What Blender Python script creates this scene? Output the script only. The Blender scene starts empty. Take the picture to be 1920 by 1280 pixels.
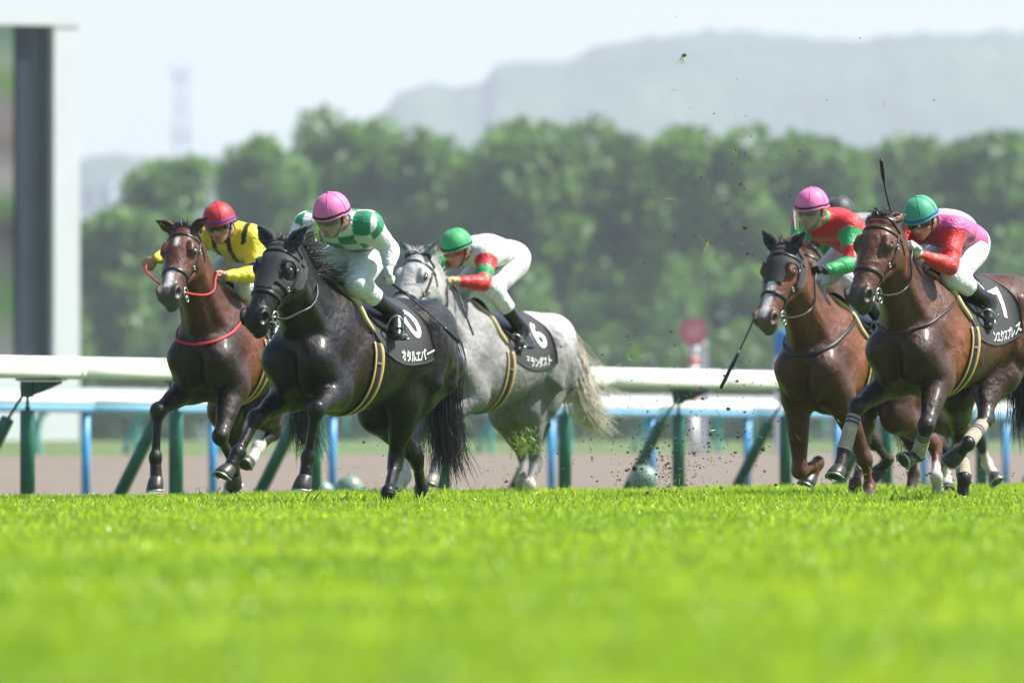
import bpy, bmesh, math, random
import numpy as np
from mathutils import Vector, Matrix

# ------------------------------------------------------------------ camera, sky, sun, exposure
SC = bpy.context.scene
COL = SC.collection
rng = np.random.default_rng(7)
random.seed(7)
R = math.radians

cam_d = bpy.data.cameras.new('camera'); cam = bpy.data.objects.new('camera', cam_d); COL.objects.link(cam)
cam.location = (0, 0, 0.40); cam.rotation_euler = (R(90), 0, 0)
cam_d.sensor_width = 36; cam_d.lens = 400; cam_d.shift_y = 190 / 1920
cam_d.clip_start = 1; cam_d.clip_end = 14000
cam_d.dof.use_dof = True; cam_d.dof.focus_distance = 71.5; cam_d.dof.aperture_fstop = 4.6
SC.camera = cam

SUN_AZ, SUN_EL = R(84), R(52)          # azimuth clockwise from +Y (camera view) towards +X
world = bpy.data.worlds.new('World'); SC.world = world; world.use_nodes = True
wn = world.node_tree.nodes; wl = world.node_tree.links
sky = wn.new('ShaderNodeTexSky'); sky.sky_type = 'NISHITA'; sky.sun_disc = False
sky.sun_elevation = SUN_EL; sky.sun_rotation = SUN_AZ
sky.air_density = 1.0; sky.dust_density = 0.8; sky.ozone_density = 1.6; sky.altitude = 0
wl.new(sky.outputs[0], wn['Background'].inputs[0]); wn['Background'].inputs[1].default_value = 0.08
sun_d = bpy.data.lights.new('sun', 'SUN'); sun = bpy.data.objects.new('sun', sun_d); COL.objects.link(sun)
sun_d.energy = 4.7; sun_d.angle = R(1.0); sun_d.color = (1.0, 0.955, 0.88)
sdir = Vector((math.sin(SUN_AZ) * math.cos(SUN_EL), math.cos(SUN_AZ) * math.cos(SUN_EL), math.sin(SUN_EL)))
sun.rotation_euler = sdir.to_track_quat('Z', 'Y').to_euler(); sun.location = (40, 60, 80)
SC.view_settings.view_transform = 'Standard'; SC.view_settings.look = 'None'
SC.view_settings.exposure = 1.05; SC.view_settings.gamma = 1.0
SC.cycles.use_denoising = True
SC.cycles.max_bounces = 8; SC.cycles.transparent_max_bounces = 12; SC.cycles.volume_bounces = 1

# ------------------------------------------------------------------ small helpers
def V3(*a): return np.array(a, float)
def nrm(v): v = np.asarray(v, float); return v / max(np.linalg.norm(v), 1e-9)
def lerp(a, b, t): return np.asarray(a, float) * (1 - t) + np.asarray(b, float) * t
def sstep(a, b, x):
    t = np.clip((x - a) / (b - a), 0, 1); return t * t * (3 - 2 * t)

def tag(o, label=None, cat=None, group=None, kind=None):
    if label: o['label'] = label
    if cat: o['category'] = cat
    if group: o['group'] = group
    if kind: o['kind'] = kind
    return o

def empty(name, loc=(0, 0, 0), rz=0.0, label=None, cat=None, group=None):
    o = bpy.data.objects.new(name, None); COL.objects.link(o)
    o.location = loc; o.rotation_euler = (0, 0, rz); o.empty_display_size = 0.1
    return tag(o, label, cat, group)

def meshobj(name, V, F, mat=None, parent=None, col=None, smooth=True):
    """V (n,3); F array (m,3|4) or list of tuples / list of arrays"""
    me = bpy.data.meshes.new(name)
    if isinstance(F, np.ndarray): F = [F]
    if len(F) and isinstance(F[0], np.ndarray):
        V = np.asarray(V, np.float32)
        me.vertices.add(len(V)); me.vertices.foreach_set('co', V.ravel())
        lt = np.concatenate([np.full(len(f), f.shape[1], np.int32) for f in F])
        li = np.concatenate([f.ravel() for f in F]).astype(np.int32)
        ls = np.concatenate([[0], np.cumsum(lt)[:-1]]).astype(np.int32)
        me.loops.add(len(li)); me.loops.foreach_set('vertex_index', li)
        me.polygons.add(len(lt)); me.polygons.foreach_set('loop_start', ls); me.polygons.foreach_set('loop_total', lt)
        me.update(calc_edges=True)
    else:
        me.from_pydata([tuple(map(float, v)) for v in V], [], [tuple(int(i) for i in f) for f in F]); me.update()
    me.polygons.foreach_set('use_smooth', np.full(len(me.polygons), bool(smooth)))
    if col is not None:
        a = me.attributes.new('Col', 'FLOAT_COLOR', 'POINT')
        c = np.ones((len(V), 4), np.float32); c[:, :3] = col; a.data.foreach_set('color', c.ravel())
    if mat is not None: me.materials.append(mat)
    me.update()
    o = bpy.data.objects.new(name, me); COL.objects.link(o)
    if parent is not None: o.parent = parent
    return o

class MB:
    """collects boxes, tubes, lathes in one vertex/face list"""
    def __init__(s): s.V = []; s.F = []
    def add(s, V, F):
        n = len(s.V); s.V += [tuple(map(float, v)) for v in V]; s.F += [tuple(i + n for i in f) for f in F]
    def box(s, c, size, rot=None):
        x, y, z = [a / 2 for a in size]
        P = np.array([(-x, -y, -z), (x, -y, -z), (x, y, -z), (-x, y, -z), (-x, -y, z), (x, -y, z), (x, y, z), (-x, y, z)])
        if rot is not None: P = P @ np.array(rot).T
        s.add(P + np.array(c), [(0, 3, 2, 1), (4, 5, 6, 7), (0, 1, 5, 4), (1, 2, 6, 5), (2, 3, 7, 6), (3, 0, 4, 7)])
        return s
    def tube(s, pts, rad, n=10, cap=True):
        V, F = tube_geo(pts, rad, n, cap); s.add(V, F); return s
    def build(s, name, mat, parent=None, smooth=False, **k):
        return meshobj(name, s.V, s.F, mat, parent, smooth=smooth, **k)

def frames(P):
    P = np.asarray(P, float); T = np.gradient(P, axis=0); T /= np.linalg.norm(T, axis=1)[:, None] + 1e-12
    a = V3(0, 0, 1) if abs(T[0][2]) < .9 else V3(1, 0, 0)
    U = nrm(np.cross(T[0], a)); out = []
    for t in T:
        U = nrm(U - t * np.dot(U, t)); out.append((U, np.cross(t, U)))
    return T, np.array([o[0] for o in out]), np.array([o[1] for o in out])

def tube_geo(pts, rad, n=10, cap=True):
    P = np.asarray(pts, float); m = len(P); rad = np.broadcast_to(np.asarray(rad, float), (m,))
    T, U, W = frames(P); a = np.linspace(0, 2 * np.pi, n, endpoint=False)
    V = (P[:, None] + rad[:, None, None] * (np.cos(a)[None, :, None] * U[:, None] + np.sin(a)[None, :, None] * W[:, None])).reshape(-1, 3)
    F = [(i * n + k, i * n + (k + 1) % n, (i + 1) * n + (k + 1) % n, (i + 1) * n + k) for i in range(m - 1) for k in range(n)]
    if cap: F += [tuple(range(n - 1, -1, -1)), tuple((m - 1) * n + k for k in range(n))]
    return V, F

def catmull(P, n=8, closed=False):
    P = np.asarray(P, float)
    Q = np.vstack([P[-1], P, P[0], P[1]]) if closed else np.vstack([2 * P[0] - P[1], P, 2 * P[-1] - P[-2]])
    out = []
    for i in range(1, len(Q) - 2):
        p0, p1, p2, p3 = Q[i - 1:i + 3]
        for t in np.arange(n) / n:
            out.append(.5 * ((2 * p1) + (-p0 + p2) * t + (2 * p0 - 5 * p1 + 4 * p2 - p3) * t * t + (-p0 + 3 * p1 - 3 * p2 + p3) * t ** 3))
    if not closed: out.append(P[-1])
    return np.array(out)

def strap_geo(P, N, w, th, closed=False):
    """flat strap along P whose broad side faces the normals N"""
    P = np.asarray(P, float); N = np.asarray(N, float); m = len(P)
    if closed: T = np.roll(P, -1, 0) - np.roll(P, 1, 0)
    else: T = np.gradient(P, axis=0)
    T /= np.linalg.norm(T, axis=1)[:, None] + 1e-12
    B = np.cross(T, N); B /= np.linalg.norm(B, axis=1)[:, None] + 1e-12
    prof = [(-.5, 0), (-.5, .7), (-.3, 1), (.3, 1), (.5, .7), (.5, 0)]
    k = len(prof)
    V = np.concatenate([(P + B * w * a + N * th * b)[:, None] for a, b in prof], 1).reshape(-1, 3)
    F = []
    for i in range(m if closed else m - 1):
        q = (i + 1) % m
        for c in range(k): F.append((i * k + c, q * k + c, q * k + (c + 1) % k, i * k + (c + 1) % k))
    if not closed: F += [tuple(range(k)), tuple((m - 1) * k + c for c in range(k - 1, -1, -1))]
    return V, F

# ------------------------------------------------------------------ materials
def mat_new(name):
    m = bpy.data.materials.new(name); m.use_nodes = True
    nt = m.node_tree; b = nt.nodes['Principled BSDF']
    return m, nt, b
def N(nt, t, **k):
    n = nt.nodes.new(t)
    for a, v in k.items():
        if a.startswith('i_'): n.inputs[a[2:]].default_value = v
        else: setattr(n, a, v)
    return n
def ramp(nt, stops, fac):
    r = N(nt, 'ShaderNodeValToRGB'); e = r.color_ramp.elements
    while len(e) < len(stops): e.new(.5)
    for el, (p, c) in zip(e, stops): el.position = p; el.color = (*c, 1) if len(c) == 3 else c
    nt.links.new(fac, r.inputs[0]); return r.outputs[0]
def mixc(nt, mode, fac, a, b):
    m = N(nt, 'ShaderNodeMix', data_type='RGBA', blend_type=mode)
    for s, v in ((0, fac), (6, a), (7, b)):
        if hasattr(v, 'is_linked') or hasattr(v, 'links'): nt.links.new(v, m.inputs[s])
        else: m.inputs[s].default_value = v if s == 0 else (*v, 1)
    return m.outputs[2]

def simple(name, col=(.5, .5, .5), rough=.5, metal=0., attr=False, var=.15, vscale=8., bump=0., bscale=40., spec=.5, coat=0., sheen=0., stretch=(1, 1, 1), rvar=0., detail=4):
    m, nt, b = mat_new(name)
    tc = N(nt, 'ShaderNodeTexCoord'); mp = N(nt, 'ShaderNodeMapping'); mp.inputs['Scale'].default_value = stretch
    nt.links.new(tc.outputs['Object'], mp.inputs[0])
    no = N(nt, 'ShaderNodeTexNoise'); no.inputs['Scale'].default_value = vscale; no.inputs['Detail'].default_value = detail
    nt.links.new(mp.outputs[0], no.inputs['Vector'])
    if attr:
        at = N(nt, 'ShaderNodeAttribute', attribute_name='Col'); base = at.outputs['Color']
    else:
        rg = N(nt, 'ShaderNodeRGB'); rg.outputs[0].default_value = (*col, 1); base = rg.outputs[0]
    f = ramp(nt, [(.25, (1 - var,) * 3), (.75, (1 + var,) * 3)], no.outputs[0])
    nt.links.new(mixc(nt, 'MULTIPLY', 1.0, base, f), b.inputs['Base Color'])
    b.inputs['Roughness'].default_value = rough; b.inputs['Metallic'].default_value = metal
    b.inputs['Specular IOR Level'].default_value = spec
    b.inputs['Coat Weight'].default_value = coat; b.inputs['Sheen Weight'].default_value = sheen
    if rvar:
        mr = N(nt, 'ShaderNodeMapRange'); mr.inputs[3].default_value = max(rough - rvar, .03); mr.inputs[4].default_value = rough + rvar
        nt.links.new(no.outputs[0], mr.inputs[0]); nt.links.new(mr.outputs[0], b.inputs['Roughness'])
    if bump:
        n2 = N(nt, 'ShaderNodeTexNoise'); n2.inputs['Scale'].default_value = bscale; n2.inputs['Detail'].default_value = 6
        nt.links.new(mp.outputs[0], n2.inputs['Vector'])
        bp = N(nt, 'ShaderNodeBump'); bp.inputs['Strength'].default_value = 1.0; bp.inputs['Distance'].default_value = bump
        nt.links.new(n2.outputs[0], bp.inputs['Height']); nt.links.new(bp.outputs[0], b.inputs['Normal'])
    return m

def coat_mat(name, rough=.36, dapple=0., coatw=.25, spec=.28):
    m, nt, b = mat_new(name)
    at = N(nt, 'ShaderNodeAttribute', attribute_name='Col')
    tc = N(nt, 'ShaderNodeTexCoord')
    n1 = N(nt, 'ShaderNodeTexNoise'); n1.inputs['Scale'].default_value = 3.2; n1.inputs['Detail'].default_value = 5
    nt.links.new(tc.outputs['Object'], n1.inputs['Vector'])
    f1 = ramp(nt, [(.3, (.72, .72, .74)), (.7, (1.25, 1.22, 1.2))], n1.outputs[0])
    c = mixc(nt, 'MULTIPLY', 1.0, at.outputs['Color'], f1)
    mp = N(nt, 'ShaderNodeMapping'); mp.inputs['Scale'].default_value = (13, 13, 5); nt.links.new(tc.outputs['Object'], mp.inputs[0])
    n2 = N(nt, 'ShaderNodeTexNoise'); n2.inputs['Scale'].default_value = 5; n2.inputs['Detail'].default_value = 4
    nt.links.new(mp.outputs[0], n2.inputs['Vector'])
    c = mixc(nt, 'MULTIPLY', .35, c, ramp(nt, [(.3, (.55, .55, .55)), (.7, (1.45, 1.45, 1.45))], n2.outputs[0]))
    if dapple:
        v = N(nt, 'ShaderNodeTexVoronoi', feature='SMOOTH_F1'); v.inputs['Scale'].default_value = 15; v.inputs['Smoothness'].default_value = .6
        v.inputs['Randomness'].default_value = .9
        w = N(nt, 'ShaderNodeMapping'); nt.links.new(tc.outputs['Object'], w.inputs[0]); nt.links.new(w.outputs[0], v.inputs['Vector'])
        c = mixc(nt, 'MULTIPLY', dapple, c, ramp(nt, [(.1, (1.25, 1.25, 1.25)), (.5, (.62, .62, .63))], v.outputs['Distance']))
    nt.links.new(c, b.inputs['Base Color'])
    n3 = N(nt, 'ShaderNodeTexNoise'); n3.inputs['Scale'].default_value = 13; n3.inputs['Detail'].default_value = 8; n3.inputs['Roughness'].default_value = .65
    nt.links.new(tc.outputs['Object'], n3.inputs['Vector'])
    mr = N(nt, 'ShaderNodeMapRange'); mr.inputs[1].default_value = .3; mr.inputs[2].default_value = .7
    mr.inputs[3].default_value = rough - .10; mr.inputs[4].default_value = rough + .20
    nt.links.new(n3.outputs[0], mr.inputs[0]); nt.links.new(mr.outputs[0], b.inputs['Roughness'])
    b.inputs['Specular IOR Level'].default_value = spec
    b.inputs['Coat Weight'].default_value = coatw; b.inputs['Coat Roughness'].default_value = .24
    b.inputs['Sheen Weight'].default_value = .0
    n4 = N(nt, 'ShaderNodeTexNoise'); n4.inputs['Scale'].default_value = 5.5; n4.inputs['Detail'].default_value = 2; n4.inputs['Distortion'].default_value = 1.6
    nt.links.new(tc.outputs['Object'], n4.inputs['Vector'])
    a4 = N(nt, 'ShaderNodeMath', operation='MULTIPLY_ADD'); a4.inputs[1].default_value = .9; nt.links.new(n4.outputs[0], a4.inputs[0])
    add = N(nt, 'ShaderNodeMath', operation='ADD'); mu = N(nt, 'ShaderNodeMath', operation='MULTIPLY'); mu.inputs[1].default_value = .14
    nt.links.new(n2.outputs[0], mu.inputs[0]); nt.links.new(mu.outputs[0], add.inputs[0]); nt.links.new(n3.outputs[0], a4.inputs[2]); nt.links.new(a4.outputs[0], add.inputs[1])
    bp = N(nt, 'ShaderNodeBump'); bp.inputs['Strength'].default_value = 1.; bp.inputs['Distance'].default_value = .017
    nt.links.new(add.outputs[0], bp.inputs['Height']); nt.links.new(bp.outputs[0], b.inputs['Normal'])
    return m

def cloth_mat(name, rough=.6, wr=.02, wscale=14, sheen=.2, spec=.35):
    m, nt, b = mat_new(name)
    at = N(nt, 'ShaderNodeAttribute', attribute_name='Col'); tc = N(nt, 'ShaderNodeTexCoord')
    n0 = N(nt, 'ShaderNodeTexNoise'); n0.inputs['Scale'].default_value = 10; n0.inputs['Detail'].default_value = 5
    nt.links.new(tc.outputs['Object'], n0.inputs['Vector'])
    nt.links.new(mixc(nt, 'MULTIPLY', 1., at.outputs['Color'], ramp(nt, [(.3, (.9, .9, .9)), (.7, (1.06, 1.06, 1.06))], n0.outputs[0])), b.inputs['Base Color'])
    b.inputs['Roughness'].default_value = rough; b.inputs['Sheen Weight'].default_value = sheen; b.inputs['Specular IOR Level'].default_value = spec
    w = N(nt, 'ShaderNodeTexNoise'); w.inputs['Scale'].default_value = wscale; w.inputs['Detail'].default_value = 3; w.inputs['Distortion'].default_value = 1.2
    mp = N(nt, 'ShaderNodeMapping'); mp.inputs['Scale'].default_value = (1.6, .7, 1.2); mp.inputs['Rotation'].default_value = (.4, .5, .6)
    nt.links.new(tc.outputs['Object'], mp.inputs[0]); nt.links.new(mp.outputs[0], w.inputs['Vector'])
    bp = N(nt, 'ShaderNodeBump'); bp.inputs['Strength'].default_value = .9; bp.inputs['Distance'].default_value = wr
    nt.links.new(w.outputs[0], bp.inputs['Height']); nt.links.new(bp.outputs[0], b.inputs['Normal'])
    return m

def leaf_mat(name, cols, trans=.35, rough=.55, rand=True):
    m = bpy.data.materials.new(name); m.use_nodes = True; nt = m.node_tree; nt.nodes.clear()
    out = N(nt, 'ShaderNodeOutputMaterial')
    if rand: oi = N(nt, 'ShaderNodeObjectInfo'); src = oi.outputs['Random']
    at = N(nt, 'ShaderNodeAttribute', attribute_name='Col')
    c = at.outputs['Color']
    tc = N(nt, 'ShaderNodeNewGeometry'); no = N(nt, 'ShaderNodeTexNoise'); no.inputs['Scale'].default_value = cols[1]; no.inputs['Detail'].default_value = 3
    nt.links.new(tc.outputs['Position'], no.inputs['Vector'])
    c = mixc(nt, 'MULTIPLY', 1., c, ramp(nt, [(.3, cols[0][0]), (.7, cols[0][1])], no.outputs[0]))
    if rand: c = mixc(nt, 'MULTIPLY', 1., c, ramp(nt, [(0, (.8, .85, .8)), (1, (1.2, 1.12, 1.1))], src))
    d = N(nt, 'ShaderNodeBsdfDiffuse'); t = N(nt, 'ShaderNodeBsdfTranslucent'); g = N(nt, 'ShaderNodeBsdfGlossy'); g.inputs['Roughness'].default_value = rough
    g.inputs['Color'].default_value = (.8, .9, .8, 1)
    nt.links.new(c, d.inputs[0])
    nt.links.new(mixc(nt, 'MULTIPLY', 1., c, (1.25, 1.2, .55)), t.inputs[0])
    m1 = N(nt, 'ShaderNodeMixShader'); m1.inputs[0].default_value = trans; nt.links.new(d.outputs[0], m1.inputs[1]); nt.links.new(t.outputs[0], m1.inputs[2])
    m2 = N(nt, 'ShaderNodeMixShader'); m2.inputs[0].default_value = .045; nt.links.new(m1.outputs[0], m2.inputs[1]); nt.links.new(g.outputs[0], m2.inputs[2])
    nt.links.new(m2.outputs[0], out.inputs[0])
    return m

# ------------------------------------------------------------------ implicit-surface engine
class Field:
    def __init__(s, lo, hi, h):
        s.h = h; s.lo = np.array(lo, float); n = np.ceil((np.array(hi, float) - s.lo) / h).astype(int) + 1; s.n = n
        s.ax = [(s.lo[i] + h * np.arange(n[i])).astype(np.float32) for i in range(3)]
        s.D = np.full(n, .5, np.float32)
    def put(s, fn, lo, hi, k=.02, sub=False):
        a = np.clip(np.floor((np.minimum(lo, hi) - s.lo - 0) / s.h).astype(int), 0, s.n - 1)
        b = np.clip(np.ceil((np.maximum(lo, hi) - s.lo) / s.h).astype(int) + 1, 1, s.n)
        if np.any(b <= a): return
        sl = tuple(slice(a[i], b[i]) for i in range(3))
        d = fn(s.ax[0][sl[0]][:, None, None], s.ax[1][sl[1]][None, :, None], s.ax[2][sl[2]][None, None, :]).astype(np.float32)
        o = s.D[sl]
        if sub:
            h = np.maximum(k - np.abs(o + d), 0) / k; s.D[sl] = np.maximum(o, -d) + h * h * k * .25
        else:
            h = np.maximum(k - np.abs(o - d), 0) / k; s.D[sl] = np.minimum(o, d) - h * h * k * .25
    def cone(s, a, b, r1, r2=None, k=.02, side=None, flat=1., sub=False):
        a = np.asarray(a, float); b = np.asarray(b, float); r2 = r1 if r2 is None else r2
        ab = b - a; L2 = max(float(ab @ ab), 1e-9)
        if side is not None:
            sd = nrm(side); 
        def fn(X, Y, Z):
            px, py, pz = X - a[0], Y - a[1], Z - a[2]
            t = np.clip((px * ab[0] + py * ab[1] + pz * ab[2]) / L2, 0, 1)
            qx, qy, qz = px - t * ab[0], py - t * ab[1], pz - t * ab[2]
            q2 = qx * qx + qy * qy + qz * qz
            if side is not None:
                l = qx * sd[0] + qy * sd[1] + qz * sd[2]; q2 = q2 + l * l * (1 / flat ** 2 - 1)
            d = np.sqrt(np.maximum(q2, 0)) - (r1 + (r2 - r1) * t)
            return d * min(flat, 1.) if side is not None else d
        m = max(r1, r2) * max(1, flat) + k + 2 * s.h
        s.put(fn, np.minimum(a, b) - m, np.maximum(a, b) + m, k, sub)
    def ell(s, c, r, k=.02, ax=None, sub=False):
        c = np.asarray(c, float); r = np.asarray(r, float)
        A = np.eye(3) if ax is None else np.array([nrm(v) for v in ax])
        def fn(X, Y, Z):
            px, py, pz = X - c[0], Y - c[1], Z - c[2]
            k0 = 0; k1 = 0
            for i in range(3):
                q = px * A[i, 0] + py * A[i, 1] + pz * A[i, 2]
                k0 = k0 + (q / r[i]) ** 2; k1 = k1 + (q / r[i] ** 2) ** 2
            k0 = np.sqrt(k0); return k0 * (k0 - 1) / np.maximum(np.sqrt(k1), 1e-6)
        m = max(r) + k + 2 * s.h
        s.put(fn, c - m, c + m, k, sub)
    def loft(s, P, L, ru, rv, k=.03, p=2.0):
        P = np.asarray(P, float); n = len(P); L = np.broadcast_to(np.asarray(L, float), (n, 3)); ru = np.asarray(ru, float); rv = np.asarray(rv, float)
        T = np.gradient(P, axis=0); T /= np.linalg.norm(T, axis=1)[:, None]
        L = L - T * np.sum(L * T, 1)[:, None]; L /= np.linalg.norm(L, axis=1)[:, None]; W = np.cross(T, L)
        def fn(X, Y, Z):
            best = None
            for i in range(n - 1):
                ab = P[i + 1] - P[i]; L2 = ab @ ab
                px, py, pz = X - P[i, 0], Y - P[i, 1], Z - P[i, 2]
                t = np.clip((px * ab[0] + py * ab[1] + pz * ab[2]) / L2, 0, 1)
                qx, qy, qz = px - t * ab[0], py - t * ab[1], pz - t * ab[2]
                l = lerp(L[i], L[i + 1], .5); w = lerp(W[i], W[i + 1], .5)
                u = qx * l[0] + qy * l[1] + qz * l[2]; v = qx * w[0] + qy * w[1] + qz * w[2]
                e2 = np.maximum(qx * qx + qy * qy + qz * qz - u * u - v * v, 0)
                a = ru[i] + (ru[i + 1] - ru[i]) * t; b = rv[i] + (rv[i + 1] - rv[i]) * t
                mn = np.minimum(a, b)
                rho = (np.abs(u / a) ** p + np.abs(v / b) ** p) ** (2 / p) + e2 / mn ** 2
                d = (np.sqrt(rho) - 1) * mn
                best = d if best is None else np.minimum(best, d)
            return best
        m = max(ru.max(), rv.max()) + k + 2 * s.h
        s.put(fn, P.min(0) - m, P.max(0) + m, k)
    def sample(s, Q):
        Q = np.asarray(Q, float); g = (Q - s.lo) / s.h; i = np.clip(np.floor(g).astype(int), 0, s.n - 2); f = np.clip(g - i, 0, 1)
        o = 0
        for dx in (0, 1):
            for dy in (0, 1):
                for dz in (0, 1):
                    w = (f[..., 0] if dx else 1 - f[..., 0]) * (f[..., 1] if dy else 1 - f[..., 1]) * (f[..., 2] if dz else 1 - f[..., 2])
                    o = o + w * s.D[i[..., 0] + dx, i[..., 1] + dy, i[..., 2] + dz]
        return o
    def normal(s, Q):
        e = s.h * 1.2; g = np.stack([s.sample(Q + np.eye(3)[i] * e) - s.sample(Q - np.eye(3)[i] * e) for i in range(3)], -1)
        return g / (np.linalg.norm(g, axis=-1, keepdims=True) + 1e-9)
    def hit(s, C, Dr, rmax=.6):
        """from inside points C along Dr to the first way out"""
        C = np.asarray(C, float); Dr = np.asarray(Dr, float); Dr = Dr / np.linalg.norm(Dr, axis=-1, keepdims=True)
        C = np.broadcast_to(C, Dr.shape); st = s.h * .6; ts = np.arange(0, rmax, st)
        val = np.stack([s.sample(C + Dr * t) for t in ts], 0)
        ins = np.maximum.accumulate(val < 0, 0); out = (val > 0) & ins
        i = np.argmax(out, 0); i = np.where(out.any(0), i, len(ts) - 1); i = np.maximum(i, 1)
        v1 = np.take_along_axis(val, i[None], 0)[0]; v0 = np.take_along_axis(val, i[None] - 1, 0)[0]
        t = (i - 1 + np.clip(v0 / (v0 - v1 + 1e-9), 0, 1)) * st
        Q = C + Dr * t[..., None]; return Q, s.normal(Q)
    def mesh(s):
        D = s.D; D[0] = D[-1] = .5; D[:, 0] = D[:, -1] = .5; D[:, :, 0] = D[:, :, -1] = .5
        I = D < 0; c = [(0, 0, 0), (1, 0, 0), (0, 1, 0), (1, 1, 0), (0, 0, 1), (1, 0, 1), (0, 1, 1), (1, 1, 1)]
        n = s.n; cut = lambda A, d: A[d[0]:n[0] - 1 + d[0], d[1]:n[1] - 1 + d[1], d[2]:n[2] - 1 + d[2]]
        cnt = sum(cut(I, d).astype(np.int8) for d in c); act = (cnt > 0) & (cnt < 8)
        idx = np.argwhere(act); N_ = len(idx); ids = np.full(act.shape, -1, np.int32); ids[act] = np.arange(N_)
        vals = np.stack([D[idx[:, 0] + d[0], idx[:, 1] + d[1], idx[:, 2] + d[2]] for d in c], 1)
        acc = np.zeros((N_, 3)); w = np.zeros(N_)
        for a in range(8):
            for b in range(a + 1, 8):
                if sum(abs(c[a][i] - c[b][i]) for i in range(3)) != 1: continue
                va, vb = vals[:, a], vals[:, b]; m = (va < 0) != (vb < 0)
                t = va[m] / (va[m] - vb[m]); ca, cb = np.array(c[a]), np.array(c[b])
                acc[m] += ca + t[:, None] * (cb - ca); w[m] += 1
        V = s.lo + (idx + acc / w[:, None]) * s.h
        Q = []
        for ax in range(3):
            o1, o2 = (ax + 1) % 3, (ax + 2) % 3
            A = np.take(I, range(n[ax] - 1), ax); B = np.take(I, range(1, n[ax]), ax)
            e = np.argwhere(A != B); e = e[(e[:, o1] > 0) & (e[:, o2] > 0) & (e[:, o1] < n[o1] - 1) & (e[:, o2] < n[o2] - 1)]
            ins = A[e[:, 0], e[:, 1], e[:, 2]]
            def g(d1, d2):
                q = e.copy(); q[:, o1] -= d1; q[:, o2] -= d2; return ids[q[:, 0], q[:, 1], q[:, 2]]
            q = np.stack([g(1, 1), g(0, 1), g(0, 0), g(1, 0)], 1)
            q[~ins] = q[~ins][:, ::-1]; Q.append(q)
        Q = np.concatenate(Q); return V, Q[(Q >= 0).all(1)]

def smooth_attr(V, Q, A, it=2):
    e = np.concatenate([Q[:, [0, 1]], Q[:, [1, 2]], Q[:, [2, 3]], Q[:, [3, 0]]])
    A = A.copy()
    for _ in range(it):
        S = A.copy(); w = np.ones(len(A))
        np.add.at(S, e[:, 0], A[e[:, 1]]); np.add.at(w, e[:, 0], 1); A = S / w[:, None]
    return A

def segd(V, a, b):
    a = np.asarray(a, float); b = np.asarray(b, float); ab = b - a; t = np.clip((V - a) @ ab / max(ab @ ab, 1e-9), 0, 1)
    return np.linalg.norm(V - a - t[:, None] * ab, axis=1), t

def strands(paths, r0, r1):
    """paths (n,m,3): thin three-sided tapering hairs"""
    P = np.asarray(paths, float); n, m, _ = P.shape
    T = np.gradient(P, axis=1); T /= np.linalg.norm(T, axis=2, keepdims=True) + 1e-9
    ref = np.where(np.abs(T[:, :1, 2:3]) < .8, V3(0, 0, 1), V3(1, 0, 0)); ref = np.broadcast_to(ref, T.shape)
    U = np.cross(T, ref); U /= np.linalg.norm(U, axis=2, keepdims=True) + 1e-9; W = np.cross(T, U)
    rad = (r0 + (r1 - r0) * np.linspace(0, 1, m) ** 1.5)[None, :, None]
    ring = [P + rad * (math.cos(a) * U + math.sin(a) * W) for a in (0, 2.094, 4.189)]
    V = np.stack(ring, 2).reshape(-1, 3)
    b = (np.arange(n)[:, None] * m + np.arange(m - 1)[None]) * 3; F = []
    for k in range(3):
        q = (k + 1) % 3; F.append(np.stack([b + k, b + q, b + 3 + q, b + 3 + k], -1).reshape(-1, 4))
    return V, np.concatenate(F)
# ------------------------------------------------------------------ the setting
RA = V3(-3.93, 92.3); RT = V3(.314, .9494); RN = V3(-.9494, .314)      # inner rail: point, direction, away-from-track
def rail_xy(al, w): return RA + RT * al + RN * w
ZP = [(-70, 0), (-5.6, 0), (-2.2, -.06), (-.9, -.09), (.5, -.13), (2.5, -.22), (13, -.26), (15, -.26), (39.5, .18), (41, .2), (44, .32), (60, .45), (700, .45)]
def ground_z(w): return float(np.interp(w, [p[0] for p in ZP], [p[1] for p in ZP]))

def ground_mat(name, c1, c2, c3, scale, bump):
    m, nt, b = mat_new(name); g = N(nt, 'ShaderNodeNewGeometry')
    n1 = N(nt, 'ShaderNodeTexNoise'); n1.inputs['Scale'].default_value = scale; n1.inputs['Detail'].default_value = 8
    n2 = N(nt, 'ShaderNodeTexNoise'); n2.inputs['Scale'].default_value = scale * .07; n2.inputs['Detail'].default_value = 5
    for n in (n1, n2): nt.links.new(g.outputs['Position'], n.inputs['Vector'])
    a = ramp(nt, [(.3, c1), (.7, c2)], n1.outputs[0])
    f = ramp(nt, [(.4, (0, 0, 0)), (.65, (1, 1, 1))], n2.outputs[0])
    nt.links.new(mixc(nt, 'MIX', f, a, c3), b.inputs['Base Color']); b.inputs['Roughness'].default_value = .9
    bp = N(nt, 'ShaderNodeBump'); bp.inputs['Distance'].default_value = bump; nt.links.new(n1.outputs[0], bp.inputs['Height']); nt.links.new(bp.outputs[0], b.inputs['Normal'])
    return m
M = {}
M['turf'] = ground_mat('turf_soil', (.035, .09, .012), (.06, .15, .02), (.05, .12, .02), 9, .02)
M['verge'] = ground_mat('verge_ground', (.07, .075, .05), (.12, .12, .08), (.06, .09, .04), 5, .03)
M['dirt'] = ground_mat('dirt_sand', (.150, .119, .090), (.215, .170, .130), (.170, .136, .104), 3, .05)
M['infield'] = ground_mat('infield_grass', (.07, .12, .03), (.12, .19, .05), (.10, .14, .05), 1.2, .05)

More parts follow.
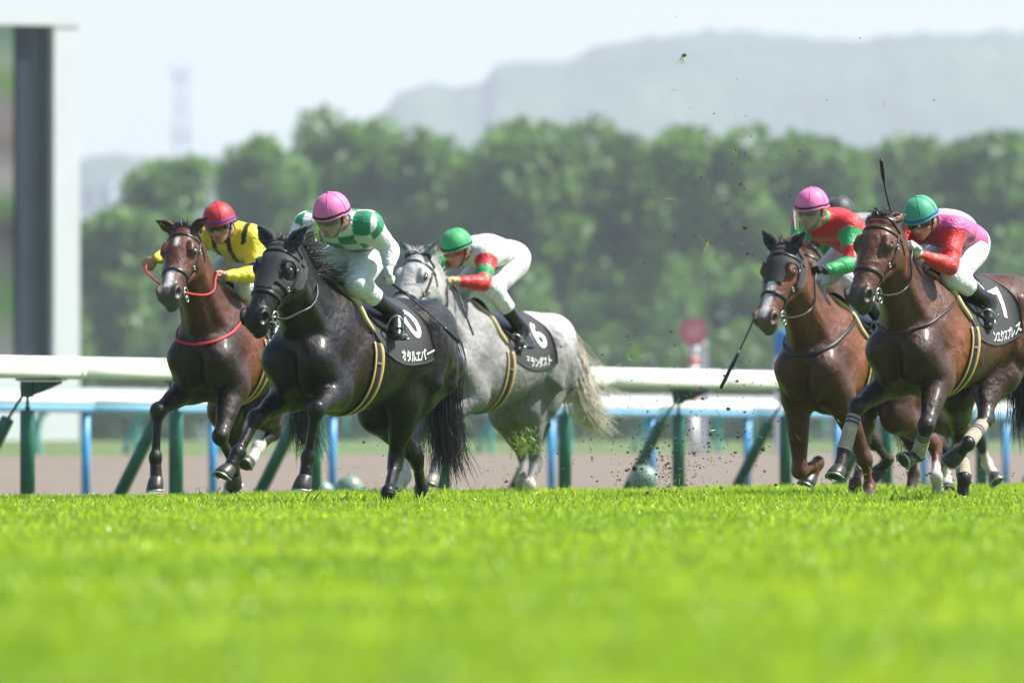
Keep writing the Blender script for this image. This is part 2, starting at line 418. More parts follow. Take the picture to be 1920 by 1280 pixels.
def strip(name, ws, mat, al0=-200., al1=2100.):
    als = np.concatenate([np.arange(al0, 300, 6.), np.linspace(300, al1, 30)])
    V = []; 
    for a in als:
        for w in ws:
            p = rail_xy(a, w); V.append((p[0], p[1], ground_z(w)))
    k = len(ws); F = [(i * k + c, i * k + c + 1, (i + 1) * k + c + 1, (i + 1) * k + c) for i in range(len(als) - 1) for c in range(k - 1)]
    return tag(meshobj(name, V, [f[::-1] for f in F], mat), kind='structure')
strip('turf_track', [-60, -45, -30, -15, -8, -5.6, -4, -2.2, -.9], M['turf'])
strip('verge', [-.9, -.2, .5, 2.5, 7, 13, 14.2], M['verge'])
strip('dirt_track', [14.2, 15, 22, 30, 39.5], M['dirt'])
fg_ = meshobj('far_ground', [(-1200, 700, .38), (1200, 700, .38), (1200, 9600, .38), (-1200, 9600, .38)], [(0, 1, 2, 3)], M['infield']); tag(fg_, kind='structure')
strip('infield', [39.5, 41, 44, 60, 150, 400, 700], M['infield'])

# grass on the track: tufts scattered over the visible part of the turf
M['grass'] = leaf_mat('grass_blade', (((.62, .75, .6), (1.35, 1.2, 1.1)), .55), trans=.5, rough=.35)
def tuft(seed, nb=46, rad=.15):
    r = np.random.default_rng(seed); V = []; F = []; C = []
    for i in range(nb):
        a = r.uniform(0, 6.283); d = rad * math.sqrt(r.uniform(0, 1)); bx, by = d * math.cos(a), d * math.sin(a)
        h = r.uniform(.014, .036) * (1.9 if r.random() < .09 else 1); w = r.uniform(.002, .0042); la = r.uniform(0, 6.283); ln = r.uniform(.05, .6) * h
        fx, fy = math.cos(a * 3 + i), math.sin(a * 3 + i); dx, dy = math.cos(la) * ln, math.sin(la) * ln
        n = len(V)
        for t, ww in ((0, 1.), (.45, .95), (.8, .6)):
            cx, cy, cz = bx + dx * t * t, by + dy * t * t, h * t - .25 * ln * t * t * t
            V += [(cx - fx * w * ww, cy - fy * w * ww, cz), (cx + fx * w * ww, cy + fy * w * ww, cz)]
        V.append((bx + dx, by + dy, h - .3 * ln))
        F += [(n, n + 1, n + 3, n + 2), (n + 2, n + 3, n + 5, n + 4), (n + 4, n + 5, n + 6)]
        base = V3(.37, .535, .045) * r.uniform(.5, 1.35) * (V3(.75, .95, .9) if r.random() < .25 else 1)
        if r.random() < .035: base = V3(.33, .30, .10)
        C += [base * .8] * 2 + [base] * 2 + [base * 1.1] * 2 + [base * 1.15]
    me = bpy.data.meshes.new('grass_tuft'); me.from_pydata(V, [], F); me.update()
    at = me.attributes.new('Col', 'FLOAT_COLOR', 'POINT'); c = np.ones((len(V), 4), np.float32); c[:, :3] = C; at.data.foreach_set('color', c.ravel())
    me.materials.append(M['grass']); o = bpy.data.objects.new('grass_tuft', me); return o
tcol = bpy.data.collections.new('grass_tufts')
for sd in range(5): tcol.objects.link(tuft(sd))

def scatter(name, P, S, col, label, cat):
    me = bpy.data.meshes.new(name); me.vertices.add(len(P)); me.vertices.foreach_set('co', np.asarray(P, np.float32).ravel())
    a = me.attributes.new('scl', 'FLOAT', 'POINT'); a.data.foreach_set('value', np.asarray(S, np.float32))
    a = me.attributes.new('rot', 'FLOAT_VECTOR', 'POINT'); rr = np.zeros((len(P), 3), np.float32); rr[:, 2] = rng.uniform(0, 6.283, len(P)); rr[:, :2] = rng.normal(0, .06, (len(P), 2))
    a.data.foreach_set('vector', rr.ravel()); me.update()
    o = bpy.data.objects.new(name, me); COL.objects.link(o)
    ng = bpy.data.node_groups.new(name + '_scatter', 'GeometryNodeTree')
    ng.interface.new_socket('Geometry', in_out='INPUT', socket_type='NodeSocketGeometry'); ng.interface.new_socket('Geometry', in_out='OUTPUT', socket_type='NodeSocketGeometry')
    gi = ng.nodes.new('NodeGroupInput'); go = ng.nodes.new('NodeGroupOutput'); ip = ng.nodes.new('GeometryNodeInstanceOnPoints')
    ci = ng.nodes.new('GeometryNodeCollectionInfo'); ci.inputs['Collection'].default_value = col; ci.inputs['Separate Children'].default_value = True; ci.inputs['Reset Children'].default_value = True
    ip.inputs['Pick Instance'].default_value = True
    ns = ng.nodes.new('GeometryNodeInputNamedAttribute'); ns.data_type = 'FLOAT'; ns.inputs[0].default_value = 'scl'
    nr = ng.nodes.new('GeometryNodeInputNamedAttribute'); nr.data_type = 'FLOAT_VECTOR'; nr.inputs[0].default_value = 'rot'
    er = ng.nodes.new('FunctionNodeEulerToRotation'); L = ng.links.new
    L(gi.outputs[0], ip.inputs['Points']); L(ci.outputs[0], ip.inputs['Instance']); L(nr.outputs[0], er.inputs[0]); L(er.outputs[0], ip.inputs['Rotation'])
    L(ns.outputs[0], ip.inputs['Scale']); L(ip.outputs[0], go.inputs[0])
    md = o.modifiers.new('scatter', 'NODES'); md.node_group = ng
    return tag(o, label, cat, kind='stuff')
pts = []; scl = []
n_try = 130000
yy = np.sqrt(rng.uniform(11 ** 2, 128 ** 2, n_try)); xx = rng.uniform(-1, 1, n_try) * (.0455 * yy + 1.6 + .01 * yy)
ww = (xx - RA[0]) * RN[0] + (yy - RA[1]) * RN[1]
keep = ww < -.35
xx, yy, ww = xx[keep], yy[keep], ww[keep]
zz = np.interp(ww, [p[0] for p in ZP], [p[1] for p in ZP])
lush = 1 + .26 * np.sin(xx * 1.7 + yy * .31) * np.sin(yy * .43 - xx * .6) + rng.normal(0, .1, len(xx))
scatter('track_grass', np.stack([xx, yy, zz - .004], 1), np.clip(lush * .98, .6, 1.5), tcol, 'short bright green turf grass covering the race track', 'grass')

# ------------------------------------------------------------------ rails
M['rail_white'] = simple('rail_white', (.82, .82, .80), .38, var=.07, vscale=2.2)
M['post_green'] = simple('post_green', (.017, .125, .082), .38, var=.2, vscale=9, bump=.0015, bscale=60, rvar=.1)
M['post_green_wear'] = simple('bracket_green', (.014, .085, .055), .5, var=.35, vscale=14)
M['steel'] = simple('steel', (.45, .46, .47), .35, metal=.9, var=.1)
M['blue'] = simple('rail_blue', (.05, .32, .62), .4, var=.08, vscale=4)
M['blue_pale'] = simple('rail_blue_pale', (.24, .56, .76), .35, var=.05, vscale=3)
M['teal'] = simple('post_teal', (.10, .36, .34), .45, var=.12)
M['strut_yellow'] = simple('strut_stripe', (.42, .40, .10), .5, var=.2)

def prism_along(mb, prof, al0, al1, w0, nseg=1, bulge=None):
    """profile (w,z) swept along the rail direction"""
    k = len(prof); V = []
    for i in range(nseg + 1):
        a = al0 + (al1 - al0) * i / nseg
        for (w, z) in prof:
            p = rail_xy(a, w0 + w); V.append((p[0], p[1], z))
    F = [(i * k + c, i * k + (c + 1) % k, (i + 1) * k + (c + 1) % k, (i + 1) * k + c) for i in range(nseg) for c in range(k)]
    F += [tuple(range(k - 1, -1, -1)), tuple(nseg * k + c for c in range(k))]
    mb.add(V, F)

rail = empty('running_rail', (*rail_xy(0, 0), -.1), label='white running rail on green posts with slanted braces right behind the horses', cat='rail')
def child_shift(o, par):
    me = o.data; L = Vector(par.location)
    me.transform(Matrix.Translation(-L)); o.parent = par; return o
def ell_prof(w, h, z, n=22, flatb=.55):
    out = []
    for i in range(n):
        a = 2 * math.pi * i / n; s = math.sin(a)
        c = math.cos(a); cs_ = math.copysign(abs(c) ** .55, c); ss_ = math.copysign(abs(s) ** .7, s)
        out.append((w * cs_ * (1 if s > 0 else .96), z + (h * ss_ if s > 0 else h * flatb * ss_)))
    return out
sp = 3.52
for i in range(-2, 11):
    al = i * sp
    # white cover section, joint a little past each post
    mb = MB(); prism_along(mb, ell_prof(.13, .118, .985), al + .55 + .006, al + .55 + sp - .006, -.16, 2)
    child_shift(mb.build('rail_section', M['rail_white'], smooth=True), rail)
    mb = MB(); prism_along(mb, ell_prof(.134, .122, .985), al + .50, al + .60, -.16, 1)
    child_shift(mb.build('joint_sleeve', M['rail_white'], smooth=True), rail)
    p = rail_xy(al, 0)
    ztop = .665
    mb = MB(); mb.tube([(p[0], p[1], -.25), (p[0], p[1], ztop - .008), (p[0], p[1], ztop)], [.061, .061, .056], 20)
    child_shift(mb.build('post', M['post_green'], smooth=True), rail)
    # bracket: rods, gusset plate cantilevered to the track side
    mb = MB(); mb.tube([(p[0], p[1], ztop - .01), (p[0], p[1], ztop + .03)], .022, 12)
    mb.tube([(p[0], p[1], ztop), (p[0], p[1], .79)], .014, 10)
    rot = np.array([[RN[0], RT[0], 0], [RN[1], RT[1], 0], [0, 0, 1]])
    q = rail_xy(al, 0); mb.box((q[0], q[1], .835), (.09, .05, .13), rot)
    V = [(.06, .9), (-.30, .9), (-.30, .885), (-.14, .815), (.0, .77), (.06, .77)]
    k = len(V); P = []
    for off in (-.012, .012):
        for (w, z) in V:
            g = rail_xy(al + off, w); P.append((g[0], g[1], z))
    mb.add(P, [tuple(range(k)), tuple(range(2 * k - 1, k - 1, -1))] + [(c, c + k, (c + 1) % k + k, (c + 1) % k) for c in range(k)])
    q = rail_xy(al, -.12); mb.box((q[0], q[1], .913), (.40, .12, .018), rot)
    child_shift(mb.build('bracket', M['post_green_wear'], smooth=False), rail)
    # brace: thick tube leaning away from the track, thin rod up to the bracket
    f = rail_xy(al, .60); tpt = rail_xy(al, .17)
    A_, B_ = V3(f[0], f[1], -.22), V3(tpt[0], tpt[1], .60)
    mb = MB(); mb.tube([A_, lerp(A_, B_, .985), B_], [.056, .056, .052], 18)
    st = child_shift(mb.build('brace', M['post_green'], smooth=True), rail)
    mb = MB(); top = rail_xy(al, .02); mb.tube([B_ - nrm(B_ - A_) * .03, (top[0], top[1], .82)], .013, 8)
    child_shift(mb.build('brace_rod', M['post_green_wear'], smooth=True), rail)
    d = nrm(B_ - A_); sd = V3(RT[0], RT[1], 0) * -.02 + nrm(np.cross(d, V3(RT[0], RT[1], 0))) * -.052
    mb = MB(); mb.tube([lerp(A_, B_, .1) + sd, lerp(A_, B_, .97) + sd], .007, 6)
    s2 = mb.build('reflective_strip', M['strut_yellow'], smooth=True); child_shift(s2, rail)

w2 = 14.0
rail2 = empty('dirt_track_rail', (*rail_xy(39, w2), -.26), label='white topped rail with pale blue underside on blue posts beside the dirt', cat='rail')
for i in range(-3, 13):
    al = 38.9 + i * 4.4
    mb = MB(); prism_along(mb, [(w, max(z, .862)) for w, z in ell_prof(.12, .10, .862, 18)], al + .004, al + 4.396, 0, 2)
    child_shift(mb.build('rail_section', M['rail_white'], smooth=True), rail2)
    mb = MB(); prism_along(mb, [(w, min(z, .858)) for w, z in ell_prof(.112, .10, .83, 18, .75)], al + .004, al + 4.396, 0, 2)
    child_shift(mb.build('rail_underside', M['blue_pale'], smooth=True), rail2)
    p = rail_xy(al, w2); mb = MB(); mb.tube([(p[0], p[1], -.4), (p[0], p[1], .76)], .052, 14)
    child_shift(mb.build('post', M['blue'], smooth=True), rail2)
for o in rail2.children:
    if o.name.startswith('rail_'):
        o.data.transform(Matrix.Translation((RN[0] * w2, RN[1] * w2, 0)))

w3 = 40.2
rail3 = empty('far_track_rail', (*rail_xy(110, w3), .2), label='white rail on curved pale teal posts across the dirt track', cat='rail')
for i in range(-4, 14):
    al = 112 + i * 5.2
    mb = MB(); prism_along(mb, ell_prof(.12, .10, 1.22, 14), al + .01, al + 5.19, w3 - .25, 2)
    child_shift(mb.build('rail_section', M['rail_white'], smooth=True), rail3)
    pp = [(-.0, .1), (.05, .45), (.02, .8), (-.1, 1.05), (-.25, 1.17)]
    P = [(*rail_xy(al, w3 + w), z) for w, z in pp]
    mb = MB(); mb.tube(catmull(P, 5), .065, 10); child_shift(mb.build('post', M['teal'], smooth=True), rail3)
    P = [(*rail_xy(al + .9, w3 + w + .5), z) for w, z in [(0.1, .2), (0, .6), (-.25, .95), (-.6, 1.14)]]
    mb = MB(); mb.tube(catmull(P, 5), .055, 10); child_shift(mb.build('curved_brace', M['teal'], smooth=True), rail3)

w4 = 75
rail4 = empty('infield_rail', (*rail_xy(190, w4), .45), label='far pale double barred rail beyond the infield grass', cat='rail')
for i in range(-3, 10):
    al = 200 + i * 8
    for z in (1.75, 1.3):
        mb = MB(); prism_along(mb, ell_prof(.09, .09, z, 10), al + .01, al + 7.99, w4, 1)
        child_shift(mb.build('rail_section', M['rail_white'], smooth=True), rail4)
    p = rail_xy(al, w4); mb = MB(); mb.tube([(p[0], p[1], .3), (p[0], p[1], 1.72)], .06, 8)
    child_shift(mb.build('post', M['teal'], smooth=True), rail4)

# round covers on the verge
M['ball'] = simple('cover_plastic', (.20, .30, .24), .35, var=.2, vscale=5, rvar=.1)
M['ball_ring'] = simple('cover_ring', (.10, .14, .12), .6, var=.2)
for px, d, r, lab in ((655, 105, .128, 'pale green round marker ball in the grass left of the dark horse hind legs'), (604, 106, .115, 'pale green round marker ball partly behind the raised forefoot of the dark horse'), (1207, 107, .135, 'pale green round marker ball behind the slanted brace right of the grey horse')):
    x = (px - 960) / 21333 * d; w = (x - RA[0]) * RN[0] + (d - RA[1]) * RN[1]; z = ground_z(w)
    e = empty('marker_ball', (x, d, z), label=lab, cat='marker', group='marker balls behind the rail')
    prof = [(.55 * r, 0), (.62 * r, .01), (.6 * r, .03)]
    V, F = [], []; n = 24; ring = []
    prof = [(r * math.sin(a) * (1 + (.012 if abs(a - 1.57) < .09 else 0)), .03 + r - r * math.cos(a)) for a in np.linspace(2.95, .55, 18)][::-1]
    V = [(pr * math.cos(b), pr * math.sin(b), pz) for pr, pz in prof for b in np.linspace(0, 2 * np.pi, n, endpoint=False)]
    F = [(i * n + k, i * n + (k + 1) % n, (i + 1) * n + (k + 1) % n, (i + 1) * n + k) for i in range(len(prof) - 1) for k in range(n)] + [tuple((len(prof) - 1) * n + k for k in range(n))]
    meshobj('shell', V, F, M['ball'], e)
    mb = MB(); mb.tube([(0, 0, -.12), (0, 0, .05)], r * .6, 20); mb.build('base_collar', M['ball_ring'], e, smooth=True)
    mb = MB(); mb.tube([(0, 0, .03 + r * 1.9), (0, 0, .03 + 2.06 * r)], r * .16, 12); mb.build('cap', M['ball_ring'], e, smooth=True)

# signs beyond the rail
M['sign_red'] = simple('sign_red', (.62, .24, .25), .45, var=.06)  # red paled towards pink, haze included in the colour
M['sign_white'] = simple('sign_white', (.8, .8, .8), .45, var=.05)
M['sign_blue'] = simple('sign_blue', (.04, .22, .62), .45, var=.06)
def px2w(px, py, d): return V3((px - 960) / 21333 * d, d, .4 + (830 - py) / 21333 * d)
def disc(mb, c, r, th, n=28):
    V = [(c[0] + r * math.cos(a), c[1] + y, c[2] + r * math.sin(a)) for y in (-th / 2, th / 2) for a in np.linspace(0, 2 * np.pi, n, endpoint=False)]
    mb.add(V, [tuple(range(n)), tuple(range(2 * n - 1, n - 1, -1))] + [(k, k + n, (k + 1) % n + n, (k + 1) % n) for k in range(n)])
d = 185
c = px2w(1300, 622, d); base = (c[0], d, .2)
sg = empty('round_sign', base, label='round red and white sign on a banded pole beyond the rail', cat='sign')
mb = MB(); disc(mb, (0, -.08, c[2] - .2), .235, .03); mb.build('sign_face', M['sign_red'], sg)
mb = MB(); disc(mb, (0, -.10, c[2] - .2), .12, .02); mb.build('sign_centre', simple('sign_pink', (.75, .35, .36), .45), sg)
for k, (z0, z1, mm) in enumerate(((0, .75, 'sign_white'), (.75, 1.05, 'sign_red'), (1.05, 1.45, 'sign_white'), (1.45, 1.6, 'sign_red'), (1.6, c[2] - .4, 'sign_white'))):
    mb = MB(); mb.tube([(0, 0, z0), (0, 0, z1)], .085, 14); mb.build('pole_band', M[mm], sg, smooth=True)
for px, dd, top, lab, cat in ((1320, 190, 640, 'slim white and blue marker post beside the round red sign', 'post'), (1467, 180, 622, 'blue topped white marker post left of the chestnut horse', 'post')):
    c = px2w(px, top, dd); e = empty('marker_post', (c[0], dd, .2), label=lab, cat=cat, group='blue and white marker posts')
    H = c[2] - .2; wd = .07 if px == 1320 else .12
    seq = [(0, .62 * H, 'sign_white'), (.62 * H, .72 * H, 'sign_blue'), (.72 * H, .98 * H, 'sign_white')] if px == 1320 else [(0, .80 * H, 'sign_white'), (.80 * H, H, 'sign_blue')]
    for z0, z1, mm in seq:
        mb = MB(); mb.box((0, 0, (z0 + z1) / 2), (wd * 2, wd * 1.4, z1 - z0)); mb.build('post_band', M[mm], e)
    mb = MB(); mb.tube([(0, 0, H * .98), (0, 0, H * 1.02)], [wd * .9, wd * .2], 12); mb.build('cap', M[seq[-1][2]], e, smooth=True)

# big screen at the left
d = 230; BX1 = (148 - 960) / 21333 * d; BX0 = BX1 - 11.5; ZT = .4 + (830 - 24) / 21333 * d
bd = empty('video_board', (BX1 - .3, d, .45), rz=R(24), label='tall white framed video board with dark side panels at far left', cat='video board')
M['bw'] = simple('board_white', (.86, .87, .87), .5, var=.04, vscale=1.5)
M['bd1'] = simple('board_dark', (.035, .05, .07), .45, var=.15, vscale=.8)
M['bd2'] = simple('board_grey', (.085, .11, .13), .4, var=.15, vscale=.8)
H = ZT - .45; fw = .55
def bbox_(name, x0, x1, z0, z1, y0, y1, mm, par=bd):
    mb = MB(); mb.box(((x0 + x1) / 2, (y0 + y1) / 2, (z0 + z1) / 2), (x1 - x0, y1 - y0, z1 - z0)); return mb.build(name, M[mm], par)
bbox_('frame_upright', -.25, .30, 0, H - .27, -.1, 1.0, 'bw'); bbox_('frame_upright', -11.2, -10.65, 0, H - .27, -.1, 1.0, 'bw')
bbox_('frame_top', -11.2, .30, H - .27, H, -.12, 1.0, 'bw')
bbox_('frame_bottom', -10.65, -.25, 0, 1.6, -.1, 1.0, 'bw')
bbox_('side_panel', -.66, -.25, 1.6, H - .27, .15, .9, 'bd2'); bbox_('side_panel', -1.0, -.664, 1.6, H - .27, .05, .9, 'bd1')
bbox_('side_panel', -10.65, -9.9, 1.6, H - .27, .15, .9, 'bd1'); bbox_('trim_strip', -.47, -.42, 1.6, H - .3, .10, .15, 'bd1')
m, nt, b = mat_new('screen_picture'); tc = N(nt, 'ShaderNodeTexCoord'); sx = N(nt, 'ShaderNodeSeparateXYZ'); nt.links.new(tc.outputs['Generated'], sx.inputs[0])
no = N(nt, 'ShaderNodeTexNoise'); no.inputs['Scale'].default_value = 7; nt.links.new(tc.outputs['Generated'], no.inputs['Vector'])
ad = N(nt, 'ShaderNodeMath', operation='MULTIPLY_ADD'); nt.links.new(no.outputs[0], ad.inputs[0]); ad.inputs[1].default_value = .06; nt.links.new(sx.outputs[2], ad.inputs[2])
cr = ramp(nt, [(0, (.30, .34, .34)), (.12, (.22, .27, .20)), (.2, (.13, .26, .10)), (.32, (.15, .18, .15)), (.42, (.10, .08, .10)), (.5, (.14, .27, .12)), (.58, (.42, .42, .40)), (.66, (.24, .22, .20)),
               (.72, (.33, .27, .25)), (.78, (.30, .29, .28)), (.86, (.20, .34, .12)), (.92, (.32, .42, .30)), (1, (.18, .30, .22))], ad.outputs[0])
nt.links.new(cr, b.inputs['Emission Color']); b.inputs['Emission Strength'].default_value = .38; b.inputs['Base Color'].default_value = (.02, .02, .02, 1)
M['screen'] = m
bbox_('screen', -9.9, -1.0, 1.6, H - .27, .25, .4, 'screen')

# lattice mast and distant block
M['mast'] = simple('mast_steel', (.28, .31, .34), .5, metal=.3, var=.1)
d = 3900; mx = (340 - 960) / 21333 * d; mh = .4 + (830 - 128) / 21333 * d
tw = empty('lattice_mast', (mx * 1.6, d * 1.6, .45), label='thin lattice telecom mast rising far behind the trees', cat='mast')
tw.scale = (1.6, 1.6, 1.6)
hw = lambda z: 4.0 - 2.3 * z / mh
cs = [(-1, -1), (1, -1), (1, 1), (-1, 1)]
for a, b2 in cs:
    mb = MB(); mb.tube([(a * hw(0), b2 * hw(0), 0), (a * hw(mh), b2 * hw(mh), mh)], .4, 6); mb.build('leg', M['mast'], tw)
mb = MB()
zs = np.linspace(0, mh, 15)
for z0, z1 in zip(zs[:-1], zs[1:]):
    for q in range(4):
        a, b2 = cs[q], cs[(q + 1) % 4]
        mb.tube([(a[0] * hw(z0), a[1] * hw(z0), z0), (b2[0] * hw(z1), b2[1] * hw(z1), z1)], .18, 5)
        mb.tube([(b2[0] * hw(z0), b2[1] * hw(z0), z0), (a[0] * hw(z1), a[1] * hw(z1), z1)], .18, 5)
mb.build('cross_bracing', M['mast'], tw)
for z in (mh * .62, mh * .8, mh * .97):
    mb = MB(); mb.tube([(0, 0, z), (0, 0, z + .7)], 3.2, 12); mb.build('platform', M['mast'], tw)
    for q in range(6):
        a = q * 1.047; mb = MB(); mb.box((3.2 * math.cos(a), 3.2 * math.sin(a), z + 2.4), (.8, .8, 4.2)); mb.build('antenna', M['bw'], tw)
d = 2400; bx0, bx1 = (120 - 960) / 21333 * d, (212 - 960) / 21333 * d; bz = .4 + (830 - 338) / 21333 * d
ab = empty('apartment_block', ((bx0 + bx1) / 2 * 2, d * 2, .45), label='pale apartment block far away beside the video board', cat='building')
ab.scale = (2, 2, 2); W = bx1 - bx0; H = bz - .45
M['wall_pale'] = simple('wall_pale', (.55, .56, .57), .8, var=.06, vscale=.5); M['pane'] = simple('far_pane', (.06, .08, .10), .2, var=.1)
mb = MB(); mb.box((0, 6, H / 2), (W, 12, H)); mb.build('wall', M['wall_pale'], ab)
mb = MB(); mb.box((0, 6, H + .4), (W + 1, 13, .8)); mb.build('roof', M['wall_pale'], ab)
for r_ in range(6):
    for c_ in range(3):
        mb = MB(); mb.box((-W / 2 + W * (c_ + .5) / 3, -.06, H * (r_ + .55) / 6), (W / 3 * .6, .1, H / 6 * .5)); mb.build('window', M['pane'], ab)

# ------------------------------------------------------------------ hills
M['hill'] = ground_mat('wooded_hill', (.012, .03, .012), (.075, .115, .035), (.035, .06, .025), .010, 8.)
def vnoise(x, y, seed=0):
    xi, yi = np.floor(x).astype(int), np.floor(y).astype(int); fx, fy = x - xi, y - yi; fx = fx * fx * (3 - 2 * fx); fy = fy * fy * (3 - 2 * fy)
    h = lambda a, b: np.modf(np.abs(np.sin(a * 127.1 + b * 311.7 + seed * 74.7) * 43758.5453))[0]
    return (h(xi, yi) * (1 - fx) + h(xi + 1, yi) * fx) * (1 - fy) + (h(xi, yi + 1) * (1 - fx) + h(xi + 1, yi + 1) * fx) * fy
def hill(name, d, prof, depth, rough):
    px = np.linspace(prof[0][0], prof[-1][0], 260); top = np.interp(px, [p[0] for p in prof], [p[1] for p in prof])
    X = (px - 960) / 21333 * d; Zt = .4 + (830 - top) / 21333 * d
    rows = np.linspace(0, 1, 46); V = []
    for t in rows:
        y = d - depth * (1 - t) if t < 1 else d
        s = math.sin(t * math.pi / 2)
        z = .45 + (Zt - .45) * s
        nz = (vnoise(X * .045, np.full_like(X, y * .045), 1) - .5) * rough + (vnoise(X * .12, np.full_like(X, y * .12), 2) - .5) * rough * .6
        V.append(np.stack([X, np.full_like(X, y), z + nz * min(1, 4 * t)], 1))
    V.append(np.stack([X, np.full_like(X, d + depth * .5), np.full_like(X, .3)], 1))
    V = np.concatenate(V); n = len(X); m_ = len(rows) + 1
    I = (np.arange(m_ - 1)[:, None] * n + np.arange(n - 1)[None]).ravel()
    return tag(meshobj(name, V, np.stack([I, I + 1, I + n + 1, I + n], 1), M['hill']), kind='structure')
hill('hill', 6300, [(560, 640), (640, 420), (690, 280), (725, 215), (750, 182), (800, 166), (860, 178), (905, 168), (930, 138), (1000, 128), (1060, 126), (1110, 100), (1180, 88), (1290, 74), (1400, 72), (1480, 76), (1560, 82), (1620, 90), (1670, 74), (1760, 66), (1860, 72), (1960, 76), (2200, 120), (2600, 300)], 1000, 8)
hill('hill', 5600, [(-600, 420), (-200, 330), (0, 318), (150, 312), (230, 300), (330, 306), (420, 300), (520, 330), (700, 380), (900, 500), (1000, 640)], 900, 7)

# ------------------------------------------------------------------ trees
M['leaf'] = leaf_mat('tree_leaf', (((.65, .7, .7), (1.3, 1.25, 1.1)), .5), trans=.45, rand=False)
M['bark'] = simple('bark', (.07, .055, .045), .9, var=.3, vscale=4, bump=.02, bscale=10)
def tree(px, d, ytop, wpx, label, seed, low=.12, tone=1., holes=0):
    r = np.random.default_rng(seed); s = 21333 / d; wpx *= 1.36 if px > 400 else .95
    x = (px - 960) / s; H = .4 + (830 - ytop) / s - .45; Rw = wpx / 2 / s
    e = empty('tree', (2.6 * x, 2.6 * d, .45), label=label, cat='tree', group='row of trees beyond the infield'); e.scale = (2.6, 2.6, 2.6)
    mb = MB(); mb.tube([(0, 0, -.2), (r.normal(0, .1), 0, H * .3), (r.normal(0, .2), 0, H * .6), (r.normal(0, .2), 0, H * .9)], [.28, .22, .14, .04], 10)
    cl = []
    nb = 16
    for k in range(nb):
        z = H * (low + .05 + (.83 - low) * (k + .5) / nb); a = r.uniform(0, 6.283)
        rr = Rw * (.45 + .5 * math.sin(min(1, (z / H - low) / (1 - low) * 1.25 + .2) * math.pi * .8)) * r.uniform(.6, 1.0)
        p = V3(rr * math.cos(a), rr * math.sin(a) * .8, z + .3)
        mb.tube([(0, 0, z - .8), lerp((0, 0, z - .5), p, .5), p], [.09, .06, .025], 6)
        cl.append((p, r.uniform(.2, .34) * Rw + .35))
    for k in range(34):
        t = r.uniform(0, 1) ** .8; z = H * (low + (.97 - low) * t)
        env = Rw * (.35 + .65 * math.sin(math.pi * (.18 + .72 * t) ** 1.0)) * r.uniform(.35, .95); a = r.uniform(0, 6.283)
        cl.append((V3(env * math.cos(a), env * math.sin(a) * .8, min(z, H - .55)), r.uniform(.18, .32) * Rw + .3))
    cl.append((V3(r.normal(0, .2), 0, H - .75), .75))
    mb.build('trunk', M['bark'], e, smooth=True)
    P, Cc, Sz = [], [], []
    for c, rad in cl:
        n = int(200 * rad ** 1.5) + 36
        q = r.normal(0, 1, (n, 3)); q /= np.linalg.norm(q, axis=1)[:, None]; q *= (rad * r.uniform(.35, 1.08, n) ** .6)[:, None]; q[:, 2] *= .8
        P.append(c + q); tn = r.uniform(.75, 1.25) * tone
        col = np.tile(V3(.135, .27, .065) * tn, (n, 1)) * r.uniform(.7, 1.3, (n, 1)); col[r.random(n) < .12] *= (1.25, 1.1, .9)
        Cc.append(col); Sz.append(r.uniform(.11, .24, n))
    P = np.concatenate(P); Cc = np.concatenate(Cc); Sz = np.concatenate(Sz); n = len(P)
    u = r.normal(0, 1, (n, 3)); u /= np.linalg.norm(u, axis=1)[:, None]; v = np.cross(u, r.normal(0, 1, (n, 3))); v /= np.linalg.norm(v, axis=1)[:, None]
    u *= Sz[:, None]; v *= Sz[:, None] * .6
    Vv = np.stack([P - u, P + v * .9, P + u, P - v], 1).reshape(-1, 3); F = np.arange(4 * n).reshape(-1, 4)
    meshobj('crown', Vv, F, M['leaf'], e, col=np.repeat(Cc, 4, 0), smooth=False)
TREES = [(318, 340, 292, 190, 'smallest tree of the row, standing apart behind the red capped rider', .04, 1.05), (215, 332, 385, 190, 'low bushy tree just right of the white video board', .0, 1.0),
 (498, 345, 242, 155, 'tree with flat top left of the tallest tree in the row', .05, .95), (655, 352, 216, 215, 'tallest tree of the row behind the pink capped leading rider', .05, .95), (812, 350, 240, 190, 'rounded tree right of the tallest tree in the row', .05, .9),
 (975, 346, 236, 210, 'broad tree behind the grey horse rider', .05, 1.0), (1150, 352, 236, 220, 'dense dark crowned tree in the middle of the row, left of the gap', .05, .85), (1345, 344, 244, 200, 'tree with pale gaps through its crown above the round red sign', .10, .95),
 (1520, 350, 258, 190, 'tree behind the right pink capped rider', .10, .9), (1690, 355, 262, 200, 'tree behind the raised whip at right', .06, .85), (1850, 346, 250, 220, 'rightmost full tree above the grey-tinged hill at right edge', .05, .8), (2040, 352, 245, 200, 'tree cut by the right edge of the picture', .05, .8)]
TREES += [(575, 372, 262, 200, 'tree of the second rank in the gap left of the tallest tree', .05, .9), (735, 374, 250, 200, 'tree of the second rank right behind the tallest tree', .05, .9), (895, 372, 268, 200, 'tree of the second rank above the green capped rider of the grey horse', .05, .9),
 (1062, 376, 262, 210, 'tree of the second rank between the broad tree and the dark crowned tree', .05, .9), (1250, 374, 290, 190, 'tree of the second rank left of the crown with gaps', .05, .9), (1605, 376, 282, 200, 'tree of the second rank between the two right hand riders', .05, .9), (1770, 374, 272, 200, 'tree of the second rank above the far right green cap', .05, .9)]
for k, (px, d, yt, wp, lab, low, tone) in enumerate(TREES): tree(px, d, yt, wp, lab, 100 + k, low, tone)
